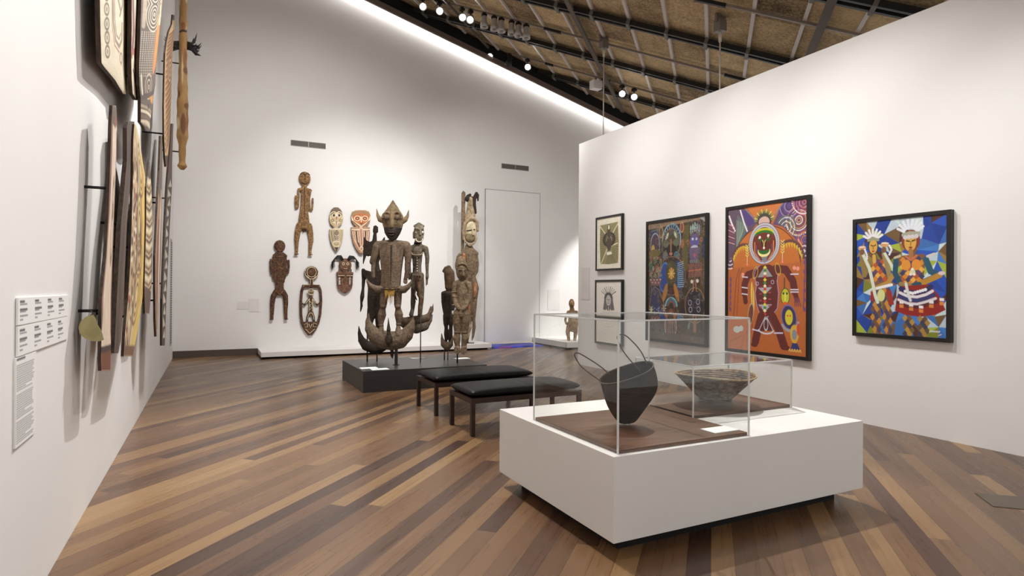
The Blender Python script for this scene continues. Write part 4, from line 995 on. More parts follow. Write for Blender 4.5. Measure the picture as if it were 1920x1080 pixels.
# --- small dark figure with a big head
S, u0, v0 = 0.00923, 837, 675
root = local_root('hook_figure', (3.665, 9.85, PT), 'small dark figure with a bulbous head on a tiny boat, behind the crested woman carving', 'hook figure')
c = Carve(u0, v0, S)
c.limb([(841, 502, 0, 5), (842, 512, 0, 10), (843, 525, 0, 10), (842, 538, 0, 8), (842, 546, 0, 5)], 0.9); c.limb([(836, 503, 0, 4), (832, 508, 0, 3)])
c.build('head', wood('dark_head_wood', (62, 48, 36), (104, 82, 58), 12, 0.5), root, 0.85, 2)
c = Carve(u0, v0, S)
c.limb([(841, 545, 0, 5), (841, 552, 0, 8), (841, 568, 0, 7), (840, 582, 0, 7.5), (840, 592, 0, 7.5)], 0.8); c.limb([(831, 550, 0, 4), (841, 547, 0, 4.5), (851, 550, 0, 4)])
c.limb([(830.5, 551, 0, 3.4), (830.5, 566, 0, 3), (832, 578, -1, 2.6), (834, 588, -2, 2.4)]); c.limb([(851, 551, 0, 3.4), (852, 568, 0, 3), (850, 580, -1, 2.6)])
c.limb([(836, 592, 0, 5.4), (836, 606, 0, 4.6), (837, 614, 0, 3.4), (837, 626, 0, 4.2), (837, 640, 0, 2.6)]); c.limb([(845, 592, 0, 5.4), (846, 606, 0, 4.6), (845.5, 614, 0, 3.4), (845, 626, 0, 4.2), (844, 640, 0, 2.6)])
c.build('body', M_STANDDARK, root, 0.85, 2)
c = Carve(u0, v0, S); c.limb([(828.5, 625, 0, 0.8), (829.5, 636, 0, 3), (833, 645, 0, 6.5), (839, 649, 0, 8), (845, 645, 0, 6), (848, 637, 0, 2.6), (849, 629, 0, 0.8)], 0.8); c.build('boat', M_STAND, root, 0.85, 2)
tube('post', [(-3 * S, 0, 0), (-3 * S, 0, 24 * S)], 0.010, M_STEEL, root); tube('post', [(3.5 * S, 0, 0), (3.5 * S, 0, 24 * S)], 0.008, M_STEEL, root)

# --- crested woman
S, u0, v0 = 0.00892, 857.5, 680
root = local_root('standing_carving', (3.705, 9.416, PT), 'weathered woman carving with crested head and clasped hands, right end of the black plinth', 'carving')
c = Carve(u0, v0, S)
c.limb([(865, 526, 0, 6), (865, 535, 0, 9), (866, 550, 0, 10.5), (866, 565, 0, 10), (865, 578, -1, 10.5), (864, 588, 0, 12)], 0.85)
c.limb([(853, 533, 0, 6), (865, 529, 0, 7), (878, 534, 0, 6)], 0.8)
c.limb([(852, 536, 0, 5.4), (850.5, 550, 0, 5), (852, 564, -2, 4.4), (856, 574, -7, 3.6), (861, 579, -9, 3)]); c.limb([(879, 537, 0, 5.4), (880.5, 550, 0, 5), (879, 564, -2, 4.4), (874, 574, -7, 3.6), (869, 580, -9, 3)])
c.limb([(858, 588, 0, 9), (857, 600, 0, 8.6), (857, 612, 0, 7.4), (857.5, 622, 0, 6)]); c.limb([(872, 588, 0, 9), (873, 600, 0, 8.6), (872, 612, 0, 7.4), (871, 622, 0, 6)])
c.ball(857.5, 623, 0, 7, 2, 7); c.ball(871, 623, 0, 7, 2, 7)
c.limb([(857, 625, 0, 5.4), (856, 634, 0, 7), (857, 645, 0, 5.4), (858, 652, 0, 4.4)]); c.limb([(871, 625, 0, 5.4), (872, 634, 0, 7), (870, 645, 0, 5.4), (869, 652, 0, 4.4)])
c.slab([(852, 650), (862, 650), (863, 658), (860, 664), (856, 662), (852, 660)], -3, 12); c.slab([(865, 650), (875, 649), (875, 660), (871, 664), (866, 663), (864, 658)], -3, 12)
for v in (548, 556, 572): c.ball(851, v, -1 if v < 570 else -4, 5.8, 1.1, 5.8)
c.build('body', M_DRIFT, root, 0.9, 2)
c = Carve(u0, v0, S)
c.ball(866, 508, -2, 12, 19, 10); c.ball(863, 498, 0, 11, 16, 9); c.limb([(858, 490, 0, 5), (858, 482, 0, 3.2), (861, 476, 0, 2.4), (865, 476.5, 0, 2)]); c.limb([(868, 508, -11, 2), (869, 517, -13, 2.6)])
c.limb([(855, 505, -6, 1.6), (860, 497, -9.5, 1.6), (867, 494.5, -11, 1.6), (874, 498, -9.5, 1.6), (878, 506, -6, 1.6)])
c.build('head', M_DRIFT, root, 0.8, 1)
strokes('face_line', u0, v0, S, [[(860, 508, -11.5), (864, 506.5, -12.4), (867, 508, -12.6)], [(870, 508, -12.4), (873, 506.5, -11.8), (876, 508, -10)], [(864, 522, -11.5), (868, 521, -12), (872, 522, -11)]], M_BLACKHOLE, root, -12, 0.6)
tube('post', [(0, 0, 0), (0, 0, 24 * S)], 0.013, M_STEEL, root)

# --- tall post figure on the ledge
S, u0, v0 = 0.01345, 885, 646
root = local_root('house_post', (5.95, 14.4, 0.15), 'tall carved house post with a hornbill on top, on the white ledge', 'house post')
c = Carve(u0, v0, S)
c.limb([(886, 462, 0, 8), (887, 474, 0, 12), (890, 490, 0, 12), (890, 505, 0, 11.5), (888, 517, 0, 9)], 0.8)
c.limb([(876, 474, 0, 5), (888, 466, 0, 7), (900, 474, 0, 5)], 0.9)
c.limb([(899, 476, 0, 4.4), (902, 492, 0, 3.8), (901, 508, 0, 3.4), (895, 520, -2, 2.6)])
c.slab([(871, 358), (874.5, 352), (878.5, 356), (878, 400), (876, 470), (871, 500), (870.5, 440)], 4, 6)
c.limb([(882, 520, 0, 6), (880, 540, 0, 7), (878, 560, 0, 5), (878, 575, 0, 5.6), (880, 596, 0, 3.6)]); c.limb([(894, 520, 0, 6), (899, 540, 0, 7), (898, 560, 0, 5), (896, 580, 0, 5.6), (896, 598, 0, 3.6)])
c.limb([(889, 515, 0, 5), (889, 560, 0, 4), (888, 610, 0, 4)]); c.limb([(874, 500, 2, 3), (871, 560, 2, 3), (869, 600, 2, 3), (872, 626, 2, 3), (882, 632, 0, 3)])
c.limb([(896, 592, 0, 3), (897, 615, 0, 3.4), (895, 632, 0, 2.4), (893, 640, 0, 1)])
c.build('body', M_DRIFT, root, 0.85, 2)
c = Carve(u0, v0, S); c.limb([(877, 478, -4, 5.2), (875, 492, -5, 4.8), (877, 504, -6, 4), (883, 513, -7, 3)]); c.build('arm', M_WARMWOOD, root, 0.8, 2)
c = Carve(u0, v0, S)
c.limb([(889, 370, 0, 5.5), (888, 382, 0, 6), (889, 395, 0, 9), (888, 408, 0, 11)], 0.8); c.limb([(877, 446, -4, 3), (876, 430, -5, 3), (879, 416, -6, 3.2), (887, 408, -7, 3.4), (896, 407, -7, 3.2), (902, 414, -5, 3), (903, 430, -3, 2.6)])
c.limb([(876, 440, -4, 2), (880, 452, -7, 2), (889, 459, -9, 2.2), (897, 454, -7, 2), (901, 444, -4, 2)])
c.build('hood', M_PALEWOOD, root, 0.8, 2)
c = Carve(u0, v0, S); c.ball(890, 432, -3, 11, 22, 8); c.limb([(893, 424, -10, 1.4), (895, 438, -12.5, 2.2)]); c.build('face', wood('clay_pale_face', (178, 162, 128), (220, 208, 176), 8, 0.3), root, 0.8, 2)
c = Carve(u0, v0, S); c.ball(889, 443, -5.0, 10, 11, 7); c.build('lower_face', wood('olive_face_wood', (112, 98, 72), (142, 126, 96), 10, 0.4), root, 0.8, 2)  # lower half of the face in a darker olive
strokes('eye_line', u0, v0, S, [[(882, 431, -11), (889, 430, -12), (899, 428, -10)]], M_BLACKHOLE, root, -11.5, 0.8)
c = Carve(u0, v0, S); c.ball(883, 369, -1, 5, 6, 5); c.limb([(883, 364, -1, 3), (888, 361, -1, 2.6)]); c.limb([(898, 395, 0, 3), (896, 378, 0, 3.2), (897, 364, 0, 3), (900, 357.5, 0, 2.6), (903, 361, 0, 2.2), (903, 372, -1, 1.6)]); c.limb([(891, 366, 0, 2.4), (894, 372, 0, 3)])
c.build('hornbill', M_STANDDARK, root, 0.8, 2)
c = Carve(u0, v0, S); c.limb([(887, 602, -4, 3), (887, 614, -6, 6.5), (886, 624, -6, 4), (886, 640, -6, 1.4)]); c.build('bird_head', M_PALEWOOD, root, 0.8, 2)
c = Carve(u0, v0, S)
for q in ([(879, 566, -6, 3.4), (879, 582, -7, 4), (880, 597, -6, 2)], [(888, 572, -5, 2.6), (888, 600, -5, 2)], [(899, 532, -6, 3), (899, 546, -7, 4), (898, 556, -6, 2.4)], [(881, 532, -6, 3), (879, 546, -7, 4), (879, 558, -6, 2.4)]): c.limb(q)
c.build('leg_front_carving', M_WARMWOOD, root, 0.8, 2)  # lighter warm wood down the front of the legs
tube('post', [(0, 0.08, 0.0), (0, 0.08, 25 * S)], 0.016, M_STEEL, root)
box('post_foot', -0.16, 0.16, 0.0, 0.16, 0.0, 0.01, M_STEEL, root)

# cards lying on the black plinth
for (x, y, lab) in ((2.20, 9.32, 'white caption card at the left edge of the black plinth'), (2.32, 9.12, 'white caption card near the front left corner of the black plinth'), (3.30, 10.30, 'white caption card at the back of the black plinth, by the grey figure'), (4.0, 9.95, 'white caption card at the right end of the black plinth')):
    tag(box('caption_card', x - 0.13, x + 0.13, y - 0.08, y + 0.08, PT, PT + 0.006, M_CARD), lab, 'label')

# ================================================================== right end of the back wall: added glow slab, second ledge and a figure
mt, nt, b = newmat('blue_glow')
tc = N(nt, 'ShaderNodeTexCoord'); mp = N(nt, 'ShaderNodeMapping'); mp.inputs['Scale'].default_value = (0.8, 3.0, 1)
nt.links.new(tc.outputs['Object'], mp.inputs[0]); nz = N(nt, 'ShaderNodeTexNoise'); nz.inputs['Scale'].default_value = 2.2; nt.links.new(mp.outputs[0], nz.inputs['Vector'])
rp = N(nt, 'ShaderNodeValToRGB'); rp.color_ramp.elements[0].position = 0.42; rp.color_ramp.elements[1].position = 0.62
rp.color_ramp.elements[0].color = (0.006, 0.008, 0.06, 1); rp.color_ramp.elements[1].color = (0.06, 0.10, 0.75, 1)
e = rp.color_ramp.elements.new(0.7); e.color = (0.3, 0.07, 0.4, 1)
nt.links.new(nz.outputs['Fac'], rp.inputs[0]); nt.links.new(rp.outputs[0], b.inputs['Emission Color']); b.inputs['Emission Strength'].default_value = 0.45; b.inputs['Base Color'].default_value = (0.01, 0.01, 0.03, 1)
tag(box('blue_glow_slab', 6.62, 8.14, 14.35, YB - 0.03, 0.001, 0.035, mt, None, 0.004), 'low glowing slab added for the blue and violet light under the flush door', 'added glow')  # added emissive slab standing in for the glowing gap under the door
L2 = tag(box('wall_ledge', 8.24, 10.4, 13.25, YB - 0.002, 0.05, 0.19, M_WHITE, None, 0.004), 'low white ledge in the bright corner beside the partition', 'ledge')
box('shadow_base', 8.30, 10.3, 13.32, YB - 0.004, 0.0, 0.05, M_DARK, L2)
S, u0, v0 = 0.01415, 1072, 638
root = local_root('standing_carving', (8.62, 13.7, 0.19), 'pale brown standing figure on the white ledge, half hidden behind the partition', 'carving')
c = Carve(u0, v0, S)
c.ball(1074, 568, 0, 5.5, 9, 6.5); c.limb([(1074, 574, 0, 3.6), (1075, 581, 0, 5), (1076, 590, 0, 8), (1077, 603, -2, 10), (1077, 613, -2, 9)], 0.9)
c.limb([(1068, 584, 0, 3.2), (1064, 592, 0, 2.6), (1062, 599, 0, 2.2), (1064, 606, -2, 2.2), (1070, 603, -6, 1.8)]); c.limb([(1083, 584, 0, 3.2), (1087, 594, 0, 2.6), (1086, 606, -2, 2.2)])
c.limb([(1069, 612, 0, 5), (1067, 622, 0, 4.2), (1068, 630, 0, 3.2), (1069, 637, -2, 3)]); c.limb([(1081, 612, 0, 5), (1082, 622, 0, 4.2), (1081, 630, 0, 3.2), (1080, 637, -2, 3)])
c.build('body', wood('pale_tan_wood', (120, 92, 64), (186, 154, 114), 12, 0.4), root, 0.75, 2)
# faint caption boards
M_PALECARD = flat('off_white_card', (214, 211, 208), 0.7)
for x0, x1, z0, z1, lab in ((0.56, 0.80, 1.06, 1.24, 'small pale caption board on the back wall, left one of two beside the rust figure'), (0.81, 1.02, 1.0, 1.30, 'taller pale caption board on the back wall, right one of two beside the rust figure'), (8.75, 9.15, 0.95, 1.55, 'pale caption board on the bright wall behind the half-hidden figure')):
    tag(box('caption_board', x0, x1, YB - 0.008, YB - 0.0005, z0, z1, M_PALECARD), lab, 'label')
tag(box('caption_board', PX - 0.006, PX - 0.0005, 10.2, 10.5, 1.35, 2.0, M_PALECARD), 'pale caption board at the far end of the partition beside the framed drawings', 'label')
# air vents
for x0, x1, z0, z1, lab in ((1.69, 2.50, 4.935, 5.075, 'long narrow air vent high on the back wall, left one above the ochre figure'), (7.24, 8.10, 4.92, 5.065, 'long narrow air vent high on the back wall, above the flush door')):
    root = tag(empty('air_vent', (x0, YB, z0)), lab, 'air vent')
    W_, H_ = x1 - x0, z1 - z0
    box('frame', 0, W_, -0.012, -0.0005, 0, H_, flat('vent_grey', (168, 160, 154), 0.6), root)
    for k_ in range(2):
        bm = bmesh.new()
        for i in range(7): b_box(bm, 0.015 + k_ * W_ / 2, W_ / 2 - 0.012 + k_ * W_ / 2, -0.022, -0.011, 0.012 + i * (H_ - 0.03) / 6.6, 0.012 + i * (H_ - 0.03) / 6.6 + 0.009)
        from_bm('grille', bm, flat('vent_slat', (112, 104, 98), 0.6), root)
        box('vent_core', 0.012 + k_ * W_ / 2, W_ / 2 - 0.008 + k_ * W_ / 2, -0.014, -0.010, 0.01, H_ - 0.01, flat('vent_dark', (66, 60, 56), 0.8), root)

# ================================================================== framed works on the partition
M_ARTPAINT = painted('painted_canvas', 0.45)
M_PAPER = painted('printed_paper', 0.7)
def framed(name, label, cat, y0, y1, z0, z1, paint, mat, depth=0.05, fw=0.035):
    """faces -x; u runs from far (left in view) to near: y from y1 down to y0"""
    xw = PX - 0.001
    xf = xw - depth
    root = tag(empty(name, (xw, (y0 + y1) / 2, (z0 + z1) / 2)), label, cat)
    o = -root.location
    bm = bmesh.new()
    b_box(bm, xf, xw, y0, y0 + fw, z0, z1); b_box(bm, xf, xw, y1 - fw, y1, z0, z1)
    b_box(bm, xf, xw, y0 + fw, y1 - fw, z0, z0 + fw); b_box(bm, xf, xw, y0 + fw, y1 - fw, z1 - fw, z1)
    fr = from_bm('frame', bm, M_BLACK, root); fr.location = o
    h, w = paint.h, paint.w
    Pos = np.zeros((h, w, 3)); Pos[..., 0] = xf + 0.012
    Pos[..., 1] = np.linspace(y1 - fw, y0 + fw, w)[None]; Pos[..., 2] = np.linspace(z1 - fw, z0 + fw, h)[:, None]
    k = [(xw, y1 - fw, z1 - fw), (xw, y0 + fw, z1 - fw), (xw, y0 + fw, z0 + fw), (xw, y1 - fw, z0 + fw)]
    p = grid_mesh('picture', Pos, paint.A, mat, root, smooth=False); p.location = o
    return root

# --- dark mask painting
p = Paint(280, 420, 1.49, (72, 55, 42), 41)
rr = random.Random(7)
for i in range(70):
    p.ell((rr.random(), rr.random()), rr.uniform(0.02, 0.07), rr.uniform(0.03, 0.12), rr.choice([(84, 72, 40), (60, 44, 36), (92, 70, 48), (66, 62, 40), (58, 46, 50)]), rr.uniform(-30, 30))
p.poly([(0, 0), (1, 0), (1, 0.02), (0, 0.05)], (156, 124, 92)); p.poly([(0.9, 0.0), (1, 0.0), (1, 0.05)], (170, 176, 190))
p.poly([(0.06, 0.07), (0.27, 0.05), (0.2, 0.15), (0.07, 0.17)], (40, 58, 96)); p.line([(0.06, 0.07), (0.27, 0.05)], 0.008, (110, 140, 150))
p.poly([(0.64, 0.05), (0.74, 0.05), (0.72, 0.42), (0.62, 0.42)], (104, 92, 40)); p.poly([(0.9, 0.1), (1, 0.08), (1, 0.6), (0.92, 0.5)], (96, 82, 40)); p.poly([(0.95, 0.16), (1, 0.16), (1, 0.34), (0.95, 0.32)], (44, 56, 84))
# leaf, drops
p.ell((0.25, 0.085), 0.035, 0.07, (120, 84, 44)); p.ring((0.25, 0.085), 0.035, 0.07, 0.01, (186, 158, 96)); p.ell((0.62, 0.065), 0.03, 0.06, (150, 70, 48)); p.ell((0.63, 0.2), 0.028, 0.055, (168, 104, 56)); p.ring((0.62, 0.065), 0.03, 0.06, 0.008, (196, 150, 110))
# mask head
p.ell((0.44, 0.16), 0.16, 0.20, (46, 66, 104)); p.ring((0.44, 0.16), 0.16, 0.20, 0.014, (148, 190, 206))
for k in range(9):
    a = math.radians(205 + k * 16); p.line([(0.44 + 0.12 * math.cos(a), 0.16 + 0.15 / 1.49 * math.sin(a)), (0.44 + 0.152 * math.cos(a), 0.16 + 0.19 / 1.49 * math.sin(a))], 0.008, (150, 186, 196))
p.ell((0.43, 0.20), 0.155, 0.20, (78, 72, 44)); p.poly([(0.28, 0.20), (0.58, 0.20), (0.53, 0.30), (0.43, 0.33), (0.33, 0.30)], (34, 30, 32)); p.ring((0.43, 0.2), 0.155, 0.2, 0.008, (150, 132, 84))
p.ell((0.36, 0.125), 0.02, 0.05, (206, 204, 176), 28); p.ell((0.51, 0.12), 0.02, 0.05, (206, 204, 176), -28); p.line([(0.3, 0.16), (0.42, 0.19), (0.56, 0.155)], 0.014, (120, 108, 62))
p.ell((0.34, 0.19), 0.05, 0.045, (110, 112, 84)); p.ell((0.52, 0.185), 0.05, 0.045, (110, 112, 84)); p.line([(0.43, 0.16), (0.43, 0.25)], 0.03, (160, 106, 66)); p.ell((0.43, 0.275), 0.03, 0.022, (196, 112, 92))
p.ell((0.33, 0.29), 0.05, 0.05, (84, 118, 128)); p.ell((0.53, 0.29), 0.05, 0.05, (84, 118, 128)); p.poly([(0.28, 0.33), (0.42, 0.31), (0.6, 0.33), (0.56, 0.37), (0.34, 0.37)], (110, 40, 40)); p.ell((0.33, 0.34), 0.014, 0.03, (214, 178, 160)); p.ell((0.56, 0.33), 0.014, 0.03, (214, 178, 160))
# torso oval
p.ell((0.44, 0.46), 0.24, 0.24, (62, 44, 40)); p.ring((0.44, 0.46), 0.24, 0.24, 0.012, (150, 104, 72)); p.ell((0.31, 0.47), 0.085, 0.18, (34, 70, 156), 8); p.ring((0.31, 0.47), 0.085, 0.18, 0.012, (74, 116, 190), 8)
p.ell((0.56, 0.46), 0.09, 0.19, (38, 66, 120), -8); 
for k in range(13): p.line([(0.55, 0.36 + k * 0.016), (0.65, 0.345 + k * 0.017)], 0.010, (150, 192, 214))
p.ell((0.44, 0.44), 0.10, 0.16, (84, 78, 40)); p.ell((0.44, 0.44), 0.055, 0.075, (176, 120, 40))
for k in range(8): a = k * math.pi / 4; p.line([(0.44, 0.44), (0.44 + 0.06 * math.cos(a), 0.44 + 0.045 * math.sin(a))], 0.012, (230, 190, 92))
p.ell((0.33, 0.60), 0.035, 0.12, (190, 122, 34), 18); p.ell((0.53, 0.60), 0.035, 0.12, (190, 122, 34), -18); p.poly([(0.4, 0.56), (0.46, 0.56), (0.44, 0.66)], (104, 50, 44))
for k, c_ in enumerate([(126, 190, 200), (70, 120, 150), (150, 90, 60)]): p.line(p.arcpts((0.44, 0.71), 0.10 - k * 0.025, 0.10 - k * 0.025, 180, 360), 0.02, c_)
p.ell((0.44, 0.80), 0.06, 0.10, (140, 82, 56)); p.ring((0.43, 0.88), 0.10, 0.16, 0.012, (206, 184, 176)); p.ring((0.43, 0.88), 0.07, 0.12, 0.010, (176, 110, 96))
for u_ in (0.40, 0.43, 0.46): p.line([(u_, 0.78), (u_, 0.94)], 0.008, (190, 150, 130))
# left column
p.ell((0.14, 0.19), 0.085, 0.15, (84, 62, 78)); p.ring((0.14, 0.19), 0.085, 0.15, 0.01, (170, 176, 196)); p.ell((0.1, 0.22), 0.03, 0.05, (200, 166, 60))
for i in range(60): p.ring((rr.uniform(0.04, 0.26), rr.uniform(0.29, 0.47)), 0.014, 0.014, 0.007, rr.choice([(190, 170, 130), (130, 150, 110), (176, 96, 80)]))
p.ell((0.13, 0.26), 0.11, 0.05, (120, 104, 42)); p.ell((0.06, 0.37), 0.035, 0.04, (60, 110, 60)); p.poly([(0.03, 0.48), (0.26, 0.48), (0.24, 0.54), (0.06, 0.54)], (140, 92, 86)); p.dots([(0.06 + 0.03 * i, 0.49 + 0.025 * (i % 2)) for i in range(7)], 0.012, (210, 182, 176))
p.poly([(0.08, 0.56), (0.2, 0.56), (0.26, 0.76), (0.05, 0.76)], (62, 62, 100)); p.line([(0.03, 0.74), (0.08, 0.58), (0.14, 0.55), (0.22, 0.58), (0.33, 0.72)], 0.008, (170, 140, 120))
for cx, cy in ((0.07, 0.75), (0.31, 0.735)):
    for k in range(6): a = k * math.pi / 3; p.line([(cx, cy), (cx + 0.035 * math.cos(a), cy + 0.03 * math.sin(a))], 0.012, (222, 212, 170))
for i in range(26): p.ell((rr.uniform(0.08, 0.3), rr.uniform(0.72, 0.82)), 0.010, 0.010, (130, 140, 190))
# right column
for k in range(5): p.ell((0.77 + k * 0.033, 0.10 - 0.012 * (2 - abs(k - 2))), 0.012, 0.06, (176, 204, 200))
p.ell((0.83, 0.185), 0.075, 0.085, (96, 86, 160)); p.dots([(0.80, 0.17), (0.86, 0.17)], 0.016, (220, 214, 234)); p.ell((0.83, 0.24), 0.06, 0.03, (196, 196, 216)); p.ring((0.72, 0.19), 0.018, 0.022, 0.008, (206, 110, 60)); p.ring((0.94, 0.18), 0.018, 0.022, 0.008, (206, 110, 60))
p.poly([(0.74, 0.24), (0.92, 0.24), (0.9, 0.34), (0.76, 0.34)], (112, 92, 130)); p.ell((0.83, 0.3), 0.018, 0.025, (216, 70, 120))
for k in range(9): p.line([(0.76 + k * 0.018, 0.34), (0.76 + k * 0.018, 0.36)], 0.006, (160, 196, 206))
p.poly([(0.72, 0.37), (0.95, 0.36), (0.94, 0.41), (0.95, 0.47), (0.73, 0.48), (0.74, 0.42)], (140, 84, 70)); p.line([(0.73, 0.425), (0.95, 0.415)], 0.01, (206, 120, 70)); p.line([(0.83, 0.36), (0.83, 0.48)], 0.008, (90, 50, 48))
p.dots([(0.79, 0.51), (0.88, 0.505)], 0.022, (226, 220, 206)); p.line([(0.82, 0.5), (0.81, 0.58), (0.74, 0.64)], 0.012, (210, 140, 100)); p.line([(0.85, 0.5), (0.86, 0.58), (0.93, 0.64)], 0.012, (210, 140, 100))
p.ell((0.84, 0.70), 0.13, 0.17, (52, 46, 58)); p.ring((0.84, 0.70), 0.16, 0.21, 0.008, (170, 136, 106)); 
for cx, cy in ((0.76, 0.68), (0.77, 0.735), (0.89, 0.67), (0.9, 0.73)): p.ring((cx, cy), 0.026, 0.03, 0.008, (180, 176, 186))
p.dots([(0.76, 0.79), (0.9, 0.79), (0.8, 0.81), (0.87, 0.81)], 0.016, (190, 200, 190)); p.line([(0.84, 0.8), (0.84, 0.9)], 0.05, (150, 104, 76)); p.line([(0.76, 0.8), (0.74, 0.88)], 0.03, (110, 140, 110)); p.poly([(0, 0.93), (1, 0.95), (1, 1), (0, 1)], (96, 80, 64))
p.A = p.A * 0.72 + p.A.mean(2, keepdims=True) * 0.10
for i in range(260):
    u, v = rr.random(), rr.random(); r_ = rr.uniform(0.008, 0.03)
    p.ring((u, v), r_, r_ * rr.uniform(0.8, 2.0), 0.005, rr.choice([(120, 104, 84), (96, 84, 100), (60, 48, 40), (130, 96, 70), (84, 100, 110)]), rr.uniform(-40, 40))
p.grain(0.10, 3, 3)
framed('framed_painting', 'dark brown framed painting of a masked figure with a blue striped belly', 'painting', 6.93, 8.38, 0.675, 2.745, p, M_ARTPAINT, 0.055, 0.045)

# --- orange painting
p = Paint(280, 420, 1.51, (178, 100, 52), 42)
A_ = 1.51
pur, gry, grn = (86, 62, 104), (112, 104, 108), (84, 110, 84)
p.poly([(0, 0), (0.22, 0), (0.40, 0.12), (0.30, 0.18), (0.14, 0.30), (0.08, 0.40), (0, 0.43)], (96, 78, 96))
p.poly([(0.72, 0), (1, 0), (1, 0.40), (0.93, 0.34), (0.86, 0.24), (0.72, 0.16), (0.6, 0.14)], (96, 74, 104))
p.arcs((0.91, 0.13), 0.02, 0.14, 7, [(206, 150, 100), (232, 214, 196), (150, 70, 50)], 0.010); p.along(p.arcpts((0.91, 0.13), 0.15, 0.15, -60, 200), 26, 0.007, (236, 226, 216))
p.arcs((0.80, 0.03), 0.02, 0.13, 7, [(92, 64, 140), (70, 50, 96), (150, 130, 170)], 0.010); p.arcs((0.97, 0.02), 0.02, 0.12, 7, [(196, 104, 112), (110, 60, 90)], 0.010); p.along(p.arcpts((0.97, 0.0), 0.14, 0.14, 60, 200), 20, 0.007, (230, 220, 220))
p.arcs((0.76, 0.17), 0.02, 0.12, 6, [(196, 204, 190), (92, 110, 96)], 0.009, -150, 40); p.arcs((0.98, 0.26), 0.02, 0.10, 5, [(120, 90, 150), (206, 120, 90)], 0.009); p.arcs((0.97, 0.33), 0.01, 0.07, 4, [(236, 230, 226), (80, 60, 100)], 0.009); p.along([(0.9, 0.25), (0.95, 0.3), (0.9, 0.33)], 9, 0.009, (240, 150, 90))
p.poly([(0.13, 0.04), (0.28, 0.14), (0.14, 0.28)], (96, 108, 104))
for k in range(7): p.line([(0.12 + 0.02 * k, 0.08 + 0.006 * k), (0.12 + 0.012 * k, 0.28 - 0.015 * k)], 0.006, [(130, 160, 110), (170, 180, 186)][k % 2])
p.poly([(0.19, 0.02), (0.27, 0.02), (0.38, 0.11), (0.28, 0.14)], (84, 64, 120)); p.along([(0.17, 0.01), (0.22, 0.10), (0.27, 0.17)], 14, 0.010, (232, 226, 236)); p.along([(0.01, 0.04), (0.05, 0.10), (0.1, 0.16)], 9, 0.012, (236, 228, 226))
for k in range(7): p.line([(0.0, 0.1 + k * 0.022), (0.09, 0.13 + k * 0.02)], 0.008, [(226, 160, 150), (160, 70, 80)][k % 2])
p.arcs((0.03, 0.36), 0.02, 0.10, 5, [(232, 222, 218), (92, 70, 110)], 0.010, -60, 120)
p.poly([(0.27, 0.0), (0.72, 0.0), (0.58, 0.12), (0.42, 0.12)], (196, 116, 62)); p.line([(0.25, 0.015), (0.44, 0.135)], 0.014, (150, 146, 150)); p.line([(0.73, 0.0), (0.56, 0.125)], 0.014, (150, 146, 150)); p.line([(0.25, 0.015), (0.44, 0.135)], 0.004, (40, 30, 30)); p.line([(0.73, 0.0), (0.56, 0.125)], 0.004, (40, 30, 30))
p.ell((0.49, 0.10), 0.10, 0.085, (70, 64, 60)); p.ell((0.49, 0.115), 0.07, 0.055, (206, 170, 160))
for k in range(13): a = math.radians(180 + k * 15); p.line([(0.49 + 0.09 * math.cos(a), 0.105 + 0.08 / A_ * math.sin(a)), (0.49 + 0.125 * math.cos(a), 0.105 + 0.115 / A_ * math.sin(a))], 0.012, [(120, 140, 60), (206, 190, 90)][k % 2])
# wings: hood of orange
p.ell((0.50, 0.42), 0.43, 0.42, (190, 110, 50)); p.ring((0.50, 0.42), 0.43, 0.42, 0.008, (70, 46, 50))
p.poly([(0.07, 0.42), (0.93, 0.40), (0.99, 0.85), (0.03, 0.85)], (178, 100, 52))
for cx, sg in ((0.22, -1), (0.80, 1)):
    p.line(p.arcpts((cx, 0.39), 0.17, 0.20, 195 if sg < 0 else 240, 300 if sg < 0 else 350), 0.028, (104, 66, 62))
    for k in range(9):
        a = math.radians((200 + k * 11) if sg < 0 else (245 + k * 12)); x0, y0 = cx + 0.15 * math.cos(a), 0.39 + 0.18 / A_ * math.sin(a)
        p.poly([(x0 - 0.012, y0), (x0 + 0.014, y0 - 0.004), (x0 + 0.006, y0 + 0.035)], (206, 176, 52))
for x0, y0 in ((0.27, 0.26), (0.72, 0.25)):
    for k in range(5): p.line([(x0 - 0.02, y0 + k * 0.018), (x0, y0 + 0.014 + k * 0.018), (x0 + 0.02, y0 + k * 0.018)], 0.007, (222, 216, 120))
    p.line([(x0, y0 + 0.09), (x0, y0 + 0.13)], 0.006, (230, 200, 180)); p.ell((x0, y0 + 0.14), 0.012, 0.016, (232, 130, 120))
# head
p.ell((0.49, 0.262), 0.20, 0.215, (60, 40, 48)); p.ell((0.49, 0.262), 0.195, 0.21, (190, 186, 192)); p.along(p.arcpts((0.49, 0.262), 0.172, 0.187, 0, 360, 40), 70, 0.006, (120, 116, 130)); p.ell((0.49, 0.265), 0.15, 0.172, (104, 44, 34))
p.ell((0.49, 0.19), 0.12, 0.05, (196, 190, 40)); p.ell((0.49, 0.205), 0.12, 0.05, (40, 112, 40)); p.ell((0.49, 0.225), 0.125, 0.055, (112, 46, 36))
p.line([(0.42, 0.215), (0.47, 0.24), (0.48, 0.29)], 0.016, (26, 20, 18)); p.line([(0.56, 0.215), (0.51, 0.24), (0.50, 0.29)], 0.016, (26, 20, 18)); p.line([(0.43, 0.225), (0.48, 0.25), (0.49, 0.285)], 0.007, (226, 200, 110)); p.line([(0.55, 0.225), (0.50, 0.25), (0.49, 0.285)], 0.007, (226, 200, 110))
p.ell((0.445, 0.235), 0.03, 0.018, (50, 90, 40)); p.ell((0.54, 0.235), 0.03, 0.018, (50, 90, 40)); p.dots([(0.435, 0.22), (0.545, 0.212), (0.49, 0.292)], 0.016, (246, 232, 214))
